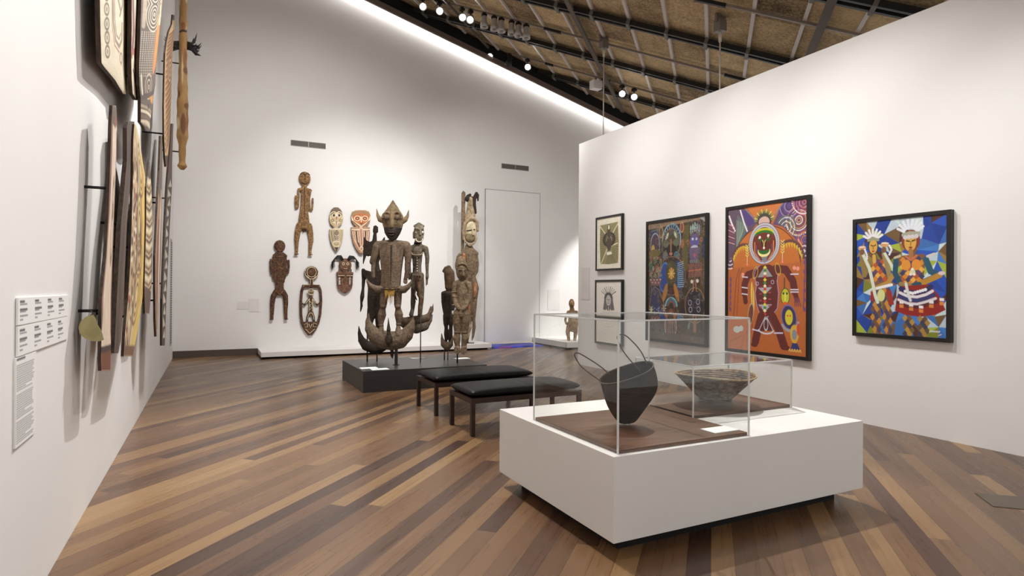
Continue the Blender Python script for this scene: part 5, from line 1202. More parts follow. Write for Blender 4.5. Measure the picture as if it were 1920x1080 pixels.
p.ell((0.49, 0.315), 0.08, 0.06, (232, 222, 150)); p.ell((0.49, 0.308), 0.07, 0.042, (44, 104, 44)); p.ell((0.49, 0.283), 0.10, 0.042, (104, 44, 34)); p.line([(0.42, 0.215), (0.46, 0.235), (0.475, 0.285)], 0.013, (26, 20, 18)); p.line([(0.56, 0.215), (0.52, 0.235), (0.505, 0.285)], 0.013, (26, 20, 18)); p.line([(0.43, 0.222), (0.478, 0.245), (0.488, 0.285)], 0.006, (226, 200, 110)); p.line([(0.55, 0.222), (0.502, 0.245), (0.492, 0.285)], 0.006, (226, 200, 110)); p.ell((0.44, 0.236), 0.024, 0.012, (50, 90, 40)); p.ell((0.54, 0.236), 0.024, 0.012, (50, 90, 40)); p.dots([(0.435, 0.218), (0.545, 0.211), (0.49, 0.292)], 0.013, (246, 232, 214))
for s_g in (-1, 1): p.line([(0.49 + s_g * 0.12, 0.25), (0.49 + s_g * 0.12, 0.32), (0.49 + s_g * 0.05, 0.38)], 0.012, (216, 130, 60)); p.line([(0.49 + s_g * 0.10, 0.27), (0.49 + s_g * 0.095, 0.33), (0.49 + s_g * 0.03, 0.385)], 0.008, (120, 84, 130))
p.poly([(0.45, 0.355), (0.54, 0.35), (0.5, 0.40)], (130, 126, 130))
# body
bd = (98, 44, 40)
p.line([(0.40, 0.455), (0.28, 0.475), (0.235, 0.54), (0.235, 0.60)], 0.085, bd); p.line([(0.64, 0.435), (0.76, 0.445), (0.845, 0.52), (0.865, 0.585)], 0.08, bd)
p.poly([(0.44, 0.41), (0.56, 0.405), (0.64, 0.43), (0.67, 0.47), (0.655, 0.52), (0.675, 0.60), (0.66, 0.70), (0.60, 0.745), (0.52, 0.76), (0.44, 0.74), (0.40, 0.68), (0.38, 0.60), (0.40, 0.54), (0.36, 0.48), (0.38, 0.44)], bd)
p.line([(0.44, 0.41), (0.38, 0.44), (0.36, 0.48), (0.40, 0.54), (0.38, 0.60), (0.40, 0.68), (0.44, 0.74), (0.52, 0.762), (0.60, 0.745), (0.66, 0.70), (0.675, 0.60), (0.655, 0.52), (0.67, 0.47)], 0.007, (170, 150, 190))
p.line([(0.235, 0.60), (0.25, 0.66)], 0.06, bd); p.line([(0.865, 0.585), (0.89, 0.64)], 0.055, bd)
for y_ in (0.485, 0.56, 0.605): p.line([(0.20, y_ + 0.0), (0.275, y_ + 0.005)], 0.012, (214, 206, 220))
for y_ in (0.475, 0.575, 0.59): p.line([(0.82, y_), (0.905, y_)], 0.012, (214, 206, 220))
for k in range(4): p.line([(0.865 + 0.016 * k, 0.63), (0.87 + 0.022 * k, 0.68)], 0.012, (120, 66, 84))
p.dots([(0.21, 0.47), (0.86, 0.435), (0.9, 0.44)], 0.02, (228, 150, 130)); p.ring((0.38, 0.46), 0.03, 0.06, 0.008, (190, 150, 70), 15); p.ring((0.665, 0.44), 0.03, 0.06, 0.008, (190, 150, 70), -15)
for cx, cy, s_g in ((0.505, 0.46, 1), (0.505, 0.575, -1), (0.505, 0.69, -1)):
    if s_g > 0: p.poly([(cx - 0.10, cy + 0.035), (cx + 0.10, cy + 0.03), (cx, cy - 0.045)], (150, 148, 146))
    else: p.poly([(cx - 0.09, cy - 0.012), (cx + 0.09, cy - 0.016), (cx, cy + 0.035)], (168, 166, 172)); 
p.line([(0.40, 0.496), (0.61, 0.49)], 0.007, (26, 18, 18))
for k in range(16):
    cy = 0.425 + k * 0.021; p.poly([(0.505, cy - 0.013), (0.528, cy), (0.505, cy + 0.013), (0.482, cy)], [(222, 206, 70), (60, 130, 60), (236, 224, 180), (196, 60, 50)][k % 4])
p.ring((0.405, 0.535), 0.018, 0.018, 0.006, (190, 170, 200)); p.ring((0.60, 0.525), 0.018, 0.018, 0.006, (190, 170, 200))
for k in range(4): p.ell((0.45, 0.56 + k * 0.045), 0.018, 0.008, (160, 66, 90)); p.ell((0.565, 0.55 + k * 0.045), 0.018, 0.008, (160, 66, 90))
p.line([(0.46, 0.76), (0.42, 0.84), (0.385, 0.93)], 0.095, bd); p.line([(0.60, 0.755), (0.68, 0.84), (0.74, 0.94)], 0.095, bd); p.ell((0.37, 0.955), 0.045, 0.025, bd); p.ell((0.765, 0.955), 0.05, 0.025, bd)
p.poly([(0.49, 0.76), (0.55, 0.76), (0.62, 0.85), (0.42, 0.86)], (92, 42, 42)); p.line([(0.51, 0.76), (0.43, 0.855)], 0.008, (200, 196, 204)); p.line([(0.53, 0.76), (0.61, 0.85)], 0.008, (200, 196, 204)); p.line(p.arcpts((0.52, 0.84), 0.10, 0.05, 20, 160), 0.016, (206, 200, 206)); p.ring((0.52, 0.81), 0.025, 0.06, 0.007, (200, 196, 204))
p.along([(0.34, 0.85), (0.44, 0.86)], 8, 0.008, (206, 196, 220)); p.along([(0.62, 0.865), (0.73, 0.86)], 8, 0.008, (206, 196, 220))
# spear leaf, side chains, small mask and bird
p.ell((0.345, 0.63), 0.022, 0.16, (222, 190, 90), -4); p.along([(0.345, 0.53), (0.345, 0.72)], 16, 0.006, (150, 80, 40)); p.ell((0.32, 0.745), 0.035, 0.11, (120, 70, 60), 8); p.ring((0.32, 0.745), 0.035, 0.11, 0.007, (190, 160, 120), 8); p.line([(0.33, 0.68), (0.34, 0.85)], 0.006, (60, 40, 50))
for u_, v0_, v1_ in ((0.025, 0.50, 0.72), (0.965, 0.40, 0.70)):
    p.line([(u_ + 0.02, v0_), (u_, v1_)], 0.010, (92, 60, 110))
    for k in range(6): p.ell((u_ + 0.012, v0_ + (v1_ - v0_) * k / 5), 0.014, 0.022, (112, 74, 120))
p.line([(0.16, 0.43), (0.12, 0.50), (0.08, 0.78)], 0.010, (132, 66, 46)); p.line([(0.21, 0.42), (0.16, 0.47), (0.13, 0.76)], 0.008, (132, 66, 46))
p.line([(0.745, 0.50), (0.745, 0.57)], 0.014, (90, 60, 40)); p.ell((0.755, 0.62), 0.055, 0.085, (60, 80, 40)); p.ell((0.755, 0.62), 0.046, 0.075, (186, 186, 52)); p.dots([(0.735, 0.60), (0.775, 0.60)], 0.012, (40, 70, 30)); p.line([(0.755, 0.6), (0.755, 0.645)], 0.014, (224, 214, 110)); p.ell((0.755, 0.665), 0.028, 0.014, (216, 90, 50))
p.ell((0.80, 0.755), 0.085, 0.12, (60, 52, 92), -12); p.ring((0.80, 0.755), 0.085, 0.12, 0.010, (120, 104, 150), -12); p.ell((0.80, 0.755), 0.045, 0.075, (206, 192, 54)); p.dots([(0.785, 0.745), (0.815, 0.745)], 0.009, (206, 60, 50)); p.line(p.arcpts((0.81, 0.775), 0.10, 0.10, 10, 150), 0.028, (156, 152, 158))
p.ell((0.865, 0.86), 0.05, 0.09, (206, 164, 60)); p.ell((0.865, 0.865), 0.028, 0.05, (130, 136, 150)); p.ell((0.91, 0.83), 0.02, 0.06, (196, 80, 50)); p.poly([(0.84, 0.92), (0.9, 0.92), (0.93, 0.96), (0.82, 0.96)], (52, 58, 110))
for k in range(5): p.line([(0.80 + k * 0.03, 0.972), (0.81 + k * 0.03, 0.958), (0.82 + k * 0.03, 0.975)], 0.007, (226, 200, 96))
p.ell((0.13, 0.86), 0.05, 0.035, (190, 196, 190)); p.ell((0.19, 0.85), 0.03, 0.03, (190, 196, 190)); p.line([(0.04, 0.95), (0.2, 0.9)], 0.006, (120, 66, 50)); p.grain(0.05, 3, 3)
framed('framed_painting', 'large orange framed painting of a brown bearded ancestor figure with spread arms', 'painting', 5.16, 6.56, 0.66, 2.78, p, M_ARTPAINT, 0.055, 0.045)

# --- blue faceted painting with two women
p = Paint(240, 310, 1.31, (48, 84, 160), 43)
rr = random.Random(11)
pal = [(40, 80, 176), (30, 58, 140), (66, 120, 190), (120, 126, 40), (150, 120, 60), (196, 212, 214), (76, 44, 36), (36, 66, 150), (58, 104, 170), (160, 176, 60), (110, 84, 50), (180, 196, 206)]
gx, gy = 8, 10
G = [[((i + (rr.uniform(-0.4, 0.4) if 0 < i < gx else 0)) / gx, (j + (rr.uniform(-0.4, 0.4) if 0 < j < gy else 0)) / gy) for i in range(gx + 1)] for j in range(gy + 1)]
for j in range(gy):
    for i in range(gx):
        a, b_, c_, d_ = G[j][i], G[j][i+1], G[j+1][i+1], G[j+1][i]
        if rr.random() < 0.5: p.poly([a, b_, c_], rr.choice(pal)); p.poly([a, c_, d_], rr.choice(pal))
        else: p.poly([a, b_, d_], rr.choice(pal)); p.poly([b_, c_, d_], rr.choice(pal))
skin, ocr = (206, 160, 74), (196, 116, 50)
def diamonds(x0, x1, y0, y1, nx, ny, cols):
    for j in range(ny):
        for i in range(nx):
            cx, cy = x0 + (x1 - x0) * (i + 0.5 + 0.5 * (j % 2) - 0.25) / nx, y0 + (y1 - y0) * (j + 0.5) / ny
            hx, hy = (x1 - x0) / nx * 0.62, (y1 - y0) / ny * 0.95
            p.poly([(cx, cy - hy), (cx + hx, cy), (cx, cy + hy), (cx - hx, cy)], cols[(i + 2 * j) % len(cols)])
dc = [(206, 132, 44), (96, 66, 96), (176, 84, 44), (60, 60, 92), (222, 166, 70)]
# left woman
p.poly([(0.17, 0.34), (0.36, 0.34), (0.38, 0.5), (0.36, 0.62), (0.42, 0.98), (0.36, 1.0), (0.31, 0.72), (0.29, 0.72), (0.30, 1.0), (0.25, 1.0), (0.19, 0.72), (0.2, 0.55)], (120, 84, 70)); diamonds(0.19, 0.36, 0.35, 0.53, 3, 6, dc); diamonds(0.19, 0.29, 0.62, 0.98, 2, 10, [(190, 134, 54), (70, 64, 92), (110, 78, 60)]); diamonds(0.33, 0.42, 0.60, 0.98, 2, 10, [(190, 134, 54), (70, 64, 92), (110, 78, 60)])
p.line([(0.18, 0.36), (0.10, 0.48), (0.06, 0.28)], 0.055, (140, 116, 66)); p.line([(0.36, 0.36), (0.40, 0.5), (0.33, 0.30)], 0.05, (150, 130, 84)); p.line([(0.22, 0.60), (0.38, 0.55), (0.46, 0.46)], 0.05, (176, 136, 60))
p.poly([(0.18, 0.62), (0.22, 0.64), (0.21, 0.72), (0.17, 0.70)], (150, 46, 40)); p.poly([(0.36, 0.60), (0.42, 0.62), (0.45, 0.74), (0.39, 0.74)], (150, 46, 40)); p.along([(0.24, 0.60), (0.43, 0.565)], 8, 0.018, (226, 224, 226)); p.ell((0.30, 0.66), 0.045, 0.07, (206, 206, 140))
p.ell((0.205, 0.22), 0.062, 0.10, (40, 34, 40)); p.ell((0.205, 0.225), 0.05, 0.085, skin); p.line([(0.18, 0.215), (0.2, 0.22)], 0.012, (60, 36, 26)); p.line([(0.215, 0.22), (0.235, 0.212)], 0.012, (60, 36, 26)); p.line([(0.207, 0.225), (0.204, 0.25)], 0.010, (150, 96, 44)); p.ell((0.205, 0.268), 0.016, 0.009, (150, 50, 44)); p.line([(0.215, 0.31), (0.22, 0.36)], 0.04, skin)
for k in range(7): a = math.radians(198 + k * 24); p.line([(0.20 + 0.05 * math.cos(a), 0.165 + 0.035 * math.sin(a)), (0.20 + 0.115 * math.cos(a), 0.155 + 0.085 * math.sin(a))], 0.026, (224, 222, 226))
p.along([(0.14, 0.17), (0.20, 0.155), (0.27, 0.17)], 7, 0.018, (150, 150, 120))
p.line([(0.08, 0.29), (0.16, 0.42), (0.20, 0.55), (0.23, 0.66), (0.26, 0.72)], 0.038, (206, 212, 196)); p.line([(0.34, 0.29), (0.42, 0.40), (0.49, 0.52), (0.55, 0.58)], 0.032, (206, 212, 196)); p.ell((0.07, 0.235), 0.05, 0.03, (200, 150, 100)); p.ell((0.34, 0.215), 0.05, 0.03, (200, 150, 100)); p.line([(0.04, 0.225), (0.10, 0.225)], 0.012, (232, 226, 216)); p.line([(0.31, 0.2), (0.38, 0.205)], 0.012, (232, 226, 216)); p.ell((0.07, 0.27), 0.03, 0.035, (120, 84, 54)); p.ell((0.33, 0.26), 0.03, 0.035, (120, 84, 54))
p.along([(0.10, 0.24), (0.13, 0.30), (0.13, 0.34)], 6, 0.012, (220, 224, 236)); p.along([(0.39, 0.22), (0.42, 0.26), (0.39, 0.31)], 7, 0.012, (220, 224, 236))
# right woman
p.poly([(0.50, 0.32), (0.76, 0.31), (0.82, 0.36), (0.78, 0.42), (0.75, 0.60), (0.55, 0.60), (0.54, 0.42), (0.44, 0.38)], (120, 82, 62)); diamonds(0.53, 0.76, 0.34, 0.60, 4, 9, dc); p.ell((0.58, 0.40), 0.05, 0.06, (214, 140, 54)); p.ell((0.69, 0.40), 0.05, 0.06, (214, 140, 54))
p.line([(0.47, 0.36), (0.46, 0.47), (0.52, 0.56)], 0.06, (34, 76, 96)); p.line([(0.79, 0.36), (0.84, 0.46), (0.93, 0.49)], 0.065, (40, 84, 104)); p.line([(0.93, 0.49), (0.82, 0.53), (0.70, 0.57)], 0.06, (176, 130, 50)); p.line([(0.72, 0.565), (0.66, 0.575)], 0.055, (34, 76, 96)); p.line([(0.52, 0.56), (0.62, 0.57)], 0.045, (150, 120, 70)); p.ell((0.95, 0.475), 0.035, 0.02, (214, 190, 200)); p.along([(0.45, 0.335), (0.52, 0.32)], 5, 0.014, (190, 176, 150)); p.along([(0.80, 0.335), (0.88, 0.315)], 6, 0.014, (200, 196, 190))
p.ell((0.63, 0.195), 0.10, 0.12, (130, 54, 44)); p.ell((0.625, 0.21), 0.065, 0.10, skin); p.line([(0.585, 0.195), (0.615, 0.20)], 0.014, (50, 30, 24)); p.line([(0.645, 0.20), (0.675, 0.192)], 0.014, (50, 30, 24)); p.line([(0.63, 0.205), (0.628, 0.235)], 0.012, (160, 104, 44)); p.ell((0.628, 0.253), 0.02, 0.011, (130, 44, 40)); p.line([(0.63, 0.28), (0.635, 0.33)], 0.05, (160, 110, 60)); p.along([(0.57, 0.32), (0.63, 0.36), (0.70, 0.32)], 9, 0.013, (190, 110, 70))
for k in range(8): a = math.radians(192 + k * 22); p.line([(0.625 + 0.07 * math.cos(a), 0.125 + 0.04 * math.sin(a)), (0.625 + 0.14 * math.cos(a), 0.105 + 0.088 * math.sin(a))], 0.028, (222, 224, 232))
p.along([(0.54, 0.145), (0.62, 0.13), (0.72, 0.14)], 8, 0.022, (160, 160, 140)); p.along([(0.55, 0.165), (0.71, 0.16)], 4, 0.024, (200, 196, 200)); p.ell((0.65, 0.46), 0.03, 0.035, (206, 206, 170)); p.dots([(0.65, 0.435), (0.63, 0.48), (0.67, 0.48)], 0.014, (226, 226, 220))
# skirt
p.poly([(0.52, 0.58), (0.82, 0.565), (0.92, 0.65), (0.99, 0.77), (0.90, 0.81), (0.74, 0.835), (0.58, 0.825), (0.46, 0.79), (0.48, 0.68)], (140, 36, 32))
for th_, v_, cc in ((0.05, 0.60, (40, 44, 92)), (0.03, 0.635, (216, 214, 220)), (0.04, 0.665, (52, 58, 110)), (0.028, 0.695, (206, 204, 210)), (0.035, 0.72, (86, 34, 40))):
    k_ = (v_ - 0.58) / 0.25; p.line([(0.53 - 0.07 * k_, v_ + 0.0), (0.60, v_ + 0.03), (0.70, v_ + 0.035), (0.79, v_ + 0.015), (0.83 + 0.13 * k_, v_ - 0.015)], th_, cc)
for k in range(5): x = 0.51 + k * 0.105; dy = 0.02 - 0.09 * abs(k - 1.8) / 4 + (0 if k < 3 else -0.02); p.poly([(x, 0.725 + dy), (x + 0.045, 0.727 + dy), (x + 0.045, 0.75 + dy), (x, 0.748 + dy)], (226, 222, 220)); p.poly([(x, 0.755 + dy), (x + 0.045, 0.757 + dy), (x + 0.045, 0.785 + dy), (x, 0.783 + dy)], (206, 130, 60))
p.along([(0.56, 0.62), (0.65, 0.64), (0.80, 0.605)], 9, 0.017, (230, 228, 228)); p.line([(0.58, 0.56), (0.61, 0.66), (0.63, 0.70)], 0.03, (206, 210, 206))
diamonds(0.56, 0.66, 0.835, 1.0, 2, 5, [(176, 136, 60), (112, 88, 56), (60, 60, 80)]); diamonds(0.72, 0.82, 0.835, 1.0, 2, 5, [(160, 124, 60), (96, 76, 56), (60, 60, 80)])
for k in range(7): p.line([(0.83 + k * 0.016, 0.955), (0.838 + k * 0.016, 0.945)], 0.008, (220, 220, 226))
p.line([(0.92, 0.98), (0.95, 0.97)], 0.008, (226, 190, 190)); p.grain(0.05, 3, 3)
framed('framed_painting', 'blue faceted framed painting of two women in white feather headdresses, rightmost on the partition', 'painting', 3.52, 4.58, 1.025, 2.40, p, M_ARTPAINT, 0.06, 0.042)

# --- print and drawing
p = Paint(170, 210, 1.22, (232, 226, 208), 44)
p.poly([(0.14, 0.13), (0.86, 0.11), (0.90, 0.5), (0.88, 0.9), (0.5, 0.92), (0.16, 0.9), (0.12, 0.5)], (146, 138, 100))
for k in range(15): p.line([(0.14, 0.16 + k * 0.05), (0.36, 0.30 + k * 0.03)], 0.010, (92, 86, 58)); p.line([(0.88, 0.14 + k * 0.05), (0.66, 0.30 + k * 0.03)], 0.010, (92, 86, 58))
for k in range(10): p.line([(0.40 + k * 0.045, 0.90), (0.46 + k * 0.02, 0.72)], 0.010, (92, 86, 58))
p.line([(0.15, 0.16), (0.5, 0.42)], 0.03, (222, 212, 176)); p.line([(0.87, 0.14), (0.56, 0.40)], 0.03, (222, 212, 176)); p.line([(0.2, 0.88), (0.46, 0.58), (0.86, 0.52)], 0.03, (222, 212, 176))
p.ring((0.51, 0.43), 0.22, 0.15, 0.06, (70, 62, 50)); p.ring((0.51, 0.43), 0.15, 0.10, 0.03, (80, 72, 56)); p.ell((0.51, 0.50), 0.10, 0.19, (84, 74, 64)); p.ell((0.50, 0.25), 0.075, 0.15, (96, 86, 64)); p.ell((0.50, 0.20), 0.035, 0.07, (226, 218, 190)); p.line([(0.50, 0.24), (0.51, 0.36)], 0.04, (70, 60, 50)); p.poly([(0.40, 0.68), (0.60, 0.67), (0.64, 0.72), (0.44, 0.74)], (236, 232, 216)); p.dots([(0.47, 0.40), (0.56, 0.40)], 0.03, (110, 100, 80)); p.grain(0.12, 3, 3)
framed('framed_print', 'small framed olive print of a bird-like figure, above the pencil drawing', 'print', 9.07, 9.93, 1.925, 2.975, p, M_PAPER, 0.05, 0.036)
p = Paint(170, 255, 1.50, (232, 228, 218), 45)
gk = (110, 106, 104)
for k in range(9): 
    a = math.radians(212 + k * 14.5); p.line([(0.5 + 0.12 * math.cos(a), 0.26 + 0.07 * math.sin(a)), (0.5 + 0.34 * math.cos(a), 0.25 + 0.17 * math.sin(a))], 0.022, [(150, 146, 142), (176, 172, 168), (90, 86, 84)][k % 3])
p.ell((0.5, 0.275), 0.17, 0.15, (92, 88, 86)); p.poly([(0.34, 0.27), (0.66, 0.27), (0.74, 0.46), (0.62, 0.47), (0.5, 0.42), (0.38, 0.47), (0.28, 0.46)], (126, 122, 118)); p.ell((0.5, 0.305), 0.10, 0.13, (196, 190, 182)); p.line([(0.45, 0.29), (0.48, 0.295)], 0.016, (70, 66, 64)); p.line([(0.52, 0.295), (0.55, 0.29)], 0.016, (70, 66, 64)); p.line([(0.5, 0.30), (0.5, 0.335)], 0.012, gk); p.line([(0.47, 0.35), (0.53, 0.35)], 0.012, gk)
for k in range(10): p.line([(0.32 + 0.01 * (k % 3), 0.27 + k * 0.018), (0.40, 0.26 + k * 0.02)], 0.008, (84, 80, 78)); p.line([(0.68, 0.27 + k * 0.018), (0.60, 0.26 + k * 0.02)], 0.008, (84, 80, 78))
p.poly([(0.46, 0.41), (0.54, 0.41), (0.56, 0.47), (0.44, 0.47)], (84, 82, 80)); p.line([(0.5, 0.42), (0.5, 0.5)], 0.03, (214, 210, 204))
for k in range(7): p.line([(0.30 + k * 0.065, 0.49), (0.30 + k * 0.065, 0.54)], 0.018, (190, 186, 180))
p.line([(0.16, 0.66), (0.34, 0.74), (0.6, 0.74), (0.82, 0.65)], 0.008, (200, 196, 190)); p.line([(0.2, 0.6), (0.35, 0.69), (0.6, 0.69), (0.8, 0.6)], 0.007, (206, 202, 196)); p.ell((0.52, 0.60), 0.07, 0.02, (176, 176, 172)); p.line([(0.15, 0.82), (0.5, 0.88), (0.84, 0.80)], 0.006, (210, 206, 200)); p.grain(0.04, 3, 3)
framed('framed_drawing', 'framed grey pencil drawing of a head with feather crown, below the olive print', 'drawing', 9.06, 9.94, 0.50, 1.745, p, M_PAPER, 0.05, 0.036)

# ================================================================== benches
def bench(label, y0, y1, x0=2.46, x1=3.83):
    root = tag(empty('gallery_bench', ((x0 + x1) / 2, (y0 + y1) / 2, 0)), label, 'bench')
    W, D = (x1 - x0) / 2, (y1 - y0) / 2
    lw = 0.045
    bm = bmesh.new()
    b_box(bm, -W, W, -D, -D + lw, 0.345, 0.40); b_box(bm, -W, W, D - lw, D, 0.345, 0.40); b_box(bm, -W, -W + lw, -D + lw, D - lw, 0.345, 0.40); b_box(bm, W - lw, W, -D + lw, D - lw, 0.345, 0.40); b_box(bm, -W + lw, W - lw, -D + lw, D - lw, 0.375, 0.395)
    from_bm('frame', bm, M_BENCHWOOD, root)
    for sx_ in (-1, 1):
        for sy_ in (-1, 1):
            cx, cy = sx_ * (W - lw / 2), sy_ * (D - lw / 2)
            box('leg', cx - lw / 2, cx + lw / 2, cy - lw / 2, cy + lw / 2, 0, 0.346, M_BENCHWOOD, root, 0.003)
    # cushion: a soft slab
    nx, ny = 60, 30
    bm = bmesh.new(); grid = {}
    for side in (1, -1):
        for i in range(nx + 1):
            for j in range(ny + 1):
                s, t = 2 * i / nx - 1, 2 * j / ny - 1
                e = max(0.0, 1 - abs(s) ** 16) ** 0.5 * max(0.0, 1 - abs(t) ** 8) ** 0.5
                puff = 0.5 + 0.5 * (1 - s * s * 0.35 - t * t * 0.35)
                z = 0.448 + side * (0.05 * e) * (puff if side > 0 else 0.9)
                if side < 0 and (i in (0, nx) or j in (0, ny)): grid[(side, i, j)] = grid[(1, i, j)]; continue
                rx = 1 - 0.02 * (abs(t) ** 10); ry = 1 - 0.04 * (abs(s) ** 14)
                z -= side * 0.006 * math.exp(-((s - 0.02) / 0.02) ** 2) * e if side > 0 else 0
                grid[(side, i, j)] = bm.verts.new((s * (W + 0.005) * rx, t * (D + 0.005) * ry, z))
        for i in range(nx):
            for j in range(ny):
                q = [grid[(side, i, j)], grid[(side, i+1, j)], grid[(side, i+1, j+1)], grid[(side, i, j+1)]]
                bm.faces.new(q if side > 0 else q[::-1])
    from_bm('cushion', bm, M_LEATHER, root, True)
    return root
bench('black leather bench nearer the white showcase plinth, front one of the pair', 5.84, 6.49)
bench('black leather bench nearer the black plinth, rear one of the pair', 6.98, 7.72)

# ================================================================== white plinth with two acrylic cases
root = tag(empty('showcase_plinth', (3.17, 3.56, 0)), 'large white floating plinth carrying the two clear cases in the foreground', 'plinth')
box('block', -1.11, 1.13, -0.757, 0.757, 0.105, 0.60, M_WHITE, root, 0.004)
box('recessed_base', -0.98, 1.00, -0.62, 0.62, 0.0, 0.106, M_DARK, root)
ZT = 0.60
tag(box('display_board', 2.12, 3.16, 2.845, 3.84, ZT, ZT + 0.022, M_BOARD, None, 0.002), 'brown board under the bag in the nearer clear case', 'board')
tag(box('display_board', 3.20, 4.245, 3.385, 4.29, ZT, ZT + 0.022, M_BOARD, None, 0.002), 'brown board under the coiled basket in the farther clear case', 'board')
# clear acrylic
mt, nt, b = newmat('clear_acrylic')
nt.nodes.remove(b)
tr = N(nt, 'ShaderNodeBsdfTransparent'); tr.inputs[0].default_value = (0.985, 0.99, 0.985, 1)
gl = N(nt, 'ShaderNodeBsdfGlossy'); gl.inputs['Roughness'].default_value = 0.01
lw_ = N(nt, 'ShaderNodeLayerWeight'); lw_.inputs['Blend'].default_value = 0.5
fz = mathn(nt, 'ADD', 0.035, mathn(nt, 'MULTIPLY', mathn(nt, 'POWER', lw_.outputs['Facing'], 5.0), 0.9))
mx = N(nt, 'ShaderNodeMixShader'); nt.links.new(fz, mx.inputs[0]); nt.links.new(tr.outputs[0], mx.inputs[1]); nt.links.new(gl.outputs[0], mx.inputs[2])
nt.links.new(mx.outputs[0], nt.nodes['Material Output'].inputs[0])
M_ACRYL = mt
mt, nt, b = newmat('white_gleam_acrylic')
b.inputs['Base Color'].default_value = (0.92, 0.93, 0.93, 1); b.inputs['Roughness'].default_value = 0.25; b.inputs['Transmission Weight'].default_value = 0.35  # bright white base paints the gleam of light in clear acrylic
M_EDGE = mt
def case(label, x0, x1, y0, y1, z0, z1):
    root = tag(empty('acrylic_case', ((x0 + x1) / 2, (y0 + y1) / 2, z0)), label, 'display case')
    ox, oy = root.location.x, root.location.y; t = 0.006; h = z1 - z0
    X0, X1, Y0, Y1 = x0 - ox, x1 - ox, y0 - oy, y1 - oy
    for q in ((X0, X1, Y0, Y0 + t, 0, h), (X0, X1, Y1 - t, Y1, 0, h), (X0, X0 + t, Y0 + t, Y1 - t, 0, h), (X1 - t, X1, Y0 + t, Y1 - t, 0, h)):
        box('clear_side', *q, M_ACRYL, root)
    box('clear_top', X0, X1, Y0, Y1, h, h + t, M_ACRYL, root)
    e = 0.0045
    for cx in (X0, X1):
        for cy in (Y0, Y1): box('bright_edge', cx - e, cx + e, cy - e, cy + e, 0, h + t, M_EDGE, root)
    for q in ((X0, X1, Y0 - e, Y0 + e), (X0, X1, Y1 - e, Y1 + e), (X0 - e, X0 + e, Y0, Y1), (X1 - e, X1 + e, Y0, Y1)):
        box('bright_edge', *q, h + t - e, h + t + e, M_EDGE, root)
    return root
case('tall clear acrylic case over the dark bag, nearer of the two', 2.112, 3.165, 2.838, 3.847, ZT + 0.0005, 1.365)
case('low clear acrylic case over the coiled basket, farther of the two', 3.192, 4.253, 3.377, 4.05, ZT + 0.0005, 0.98)
tag(box('caption_card', 2.93, 3.15, 2.90, 3.03, ZT + 0.0225, ZT + 0.028, M_CARD), 'white caption card on the brown board in front of the dark bag', 'label')

# dark folded bag with cane handles
S, u0, v0 = 0.00362, 1178, 811
root = tag(empty('bark_bag', (2.53, 3.27, ZT + 0.0225), CAMYAW), 'dark brown bark bag with two thin cane loop handles inside the nearer case', 'bag')
K = lambda u, v, d=0: Vector(((u - u0) * S, d, (v0 - v) * S))
lev = [(1164, 811, 1192, 810, 0.02), (1154, 798, 1202, 796, 0.05), (1143, 782, 1216, 775, 0.085), (1136, 764, 1229, 758, 0.10), (1132, 750, 1238, 738, 0.11), (1129, 738, 1235, 715, 0.115), (1126, 729, 1228, 695, 0.11)]
bm = bmesh.new(); seg = 40; rings = []
for (ul, vl, ur, vr, dp) in lev:
    rg = []
    for k in range(seg):
        a = 2 * math.pi * k / seg; c_, s_n = math.cos(a), math.sin(a)
        ca = math.copysign(abs(c_) ** 0.8, c_)
        p0 = K((ul + ur) / 2 + ca * (ur - ul) / 2, (vl + vr) / 2 + ca * (vr - vl) / 2, s_n * dp + 0.10)
        p0.z += s_n * {0.11: 0.012, 0.115: 0.03}.get(dp, 0.0) + (0.018 * s_n if (ul == 1126) else 0.0)
        rg.append(bm.verts.new(p0))
    rings.append(rg)
for r0, r1 in zip(rings, rings[1:]):
    for k in range(seg): bm.faces.new((r0[k], r0[(k+1) % seg], r1[(k+1) % seg], r1[k]))
RIM = [v.co.copy() for v in rings[-1]]
bm.faces.new(rings[0][::-1])
M_BARK = mottled('dark_bark', (36, 26, 22), (54, 41, 35), 5, 0.85, 0.25, stretch=(1, 1, 4), spec=0.1)
o = from_bm('bag_body', bm, M_BARK, root, True)
sd = o.modifiers.new('thick', 'SOLIDIFY'); sd.thickness = 0.008; sd.offset = -1
sb = o.modifiers.new('sub', 'SUBSURF'); sb.levels = 1; sb.render_levels = 2
def smoothpath(pts, n=8):
    P = [Vector(q) for q in pts]; out = []
    for i in range(len(P) - 1):
        a, b_, c_, d_ = P[max(i-1, 0)], P[i], P[i+1], P[min(i+2, len(P)-1)]
        for k in range(n):
            t = k / n
            out.append(0.5 * ((2*b_) + (c_-a)*t + (2*a-5*b_+4*c_-d_)*t*t + (3*b_-a-3*c_+d_)*t*t*t))
    return out + [P[-1]]
tube('cane_handle', smoothpath([K(1126, 727, 0.08), K(1106, 713, 0.08), K(1090, 700, 0.085), K(1080, 685, 0.09), K(1078, 677, 0.10), K(1086, 676, 0.11), K(1106, 687, 0.12), K(1130, 703, 0.13), K(1147, 718, 0.16)]), 0.0042, M_WIRE, root, 8)
tube('cane_handle', smoothpath([K(1199, 706, 0.04), K(1182, 688, 0.04), K(1168, 670, 0.05), K(1161, 655, 0.06), K(1158, 645, 0.08), K(1163, 640, 0.10), K(1176, 642, 0.12), K(1195, 659, 0.13), K(1208, 676, 0.13), K(1217, 696, 0.12)]), 0.0042, M_WIRE, root, 8)
tube('lit_bag_rim', [v.copy() for v in RIM] + [RIM[0].copy()], 0.005, mottled('painted_rim_light', (58, 46, 40), (80, 66, 58), 20, 0.7), root, 8)  # lighter tube, its colour standing for light caught along the rim
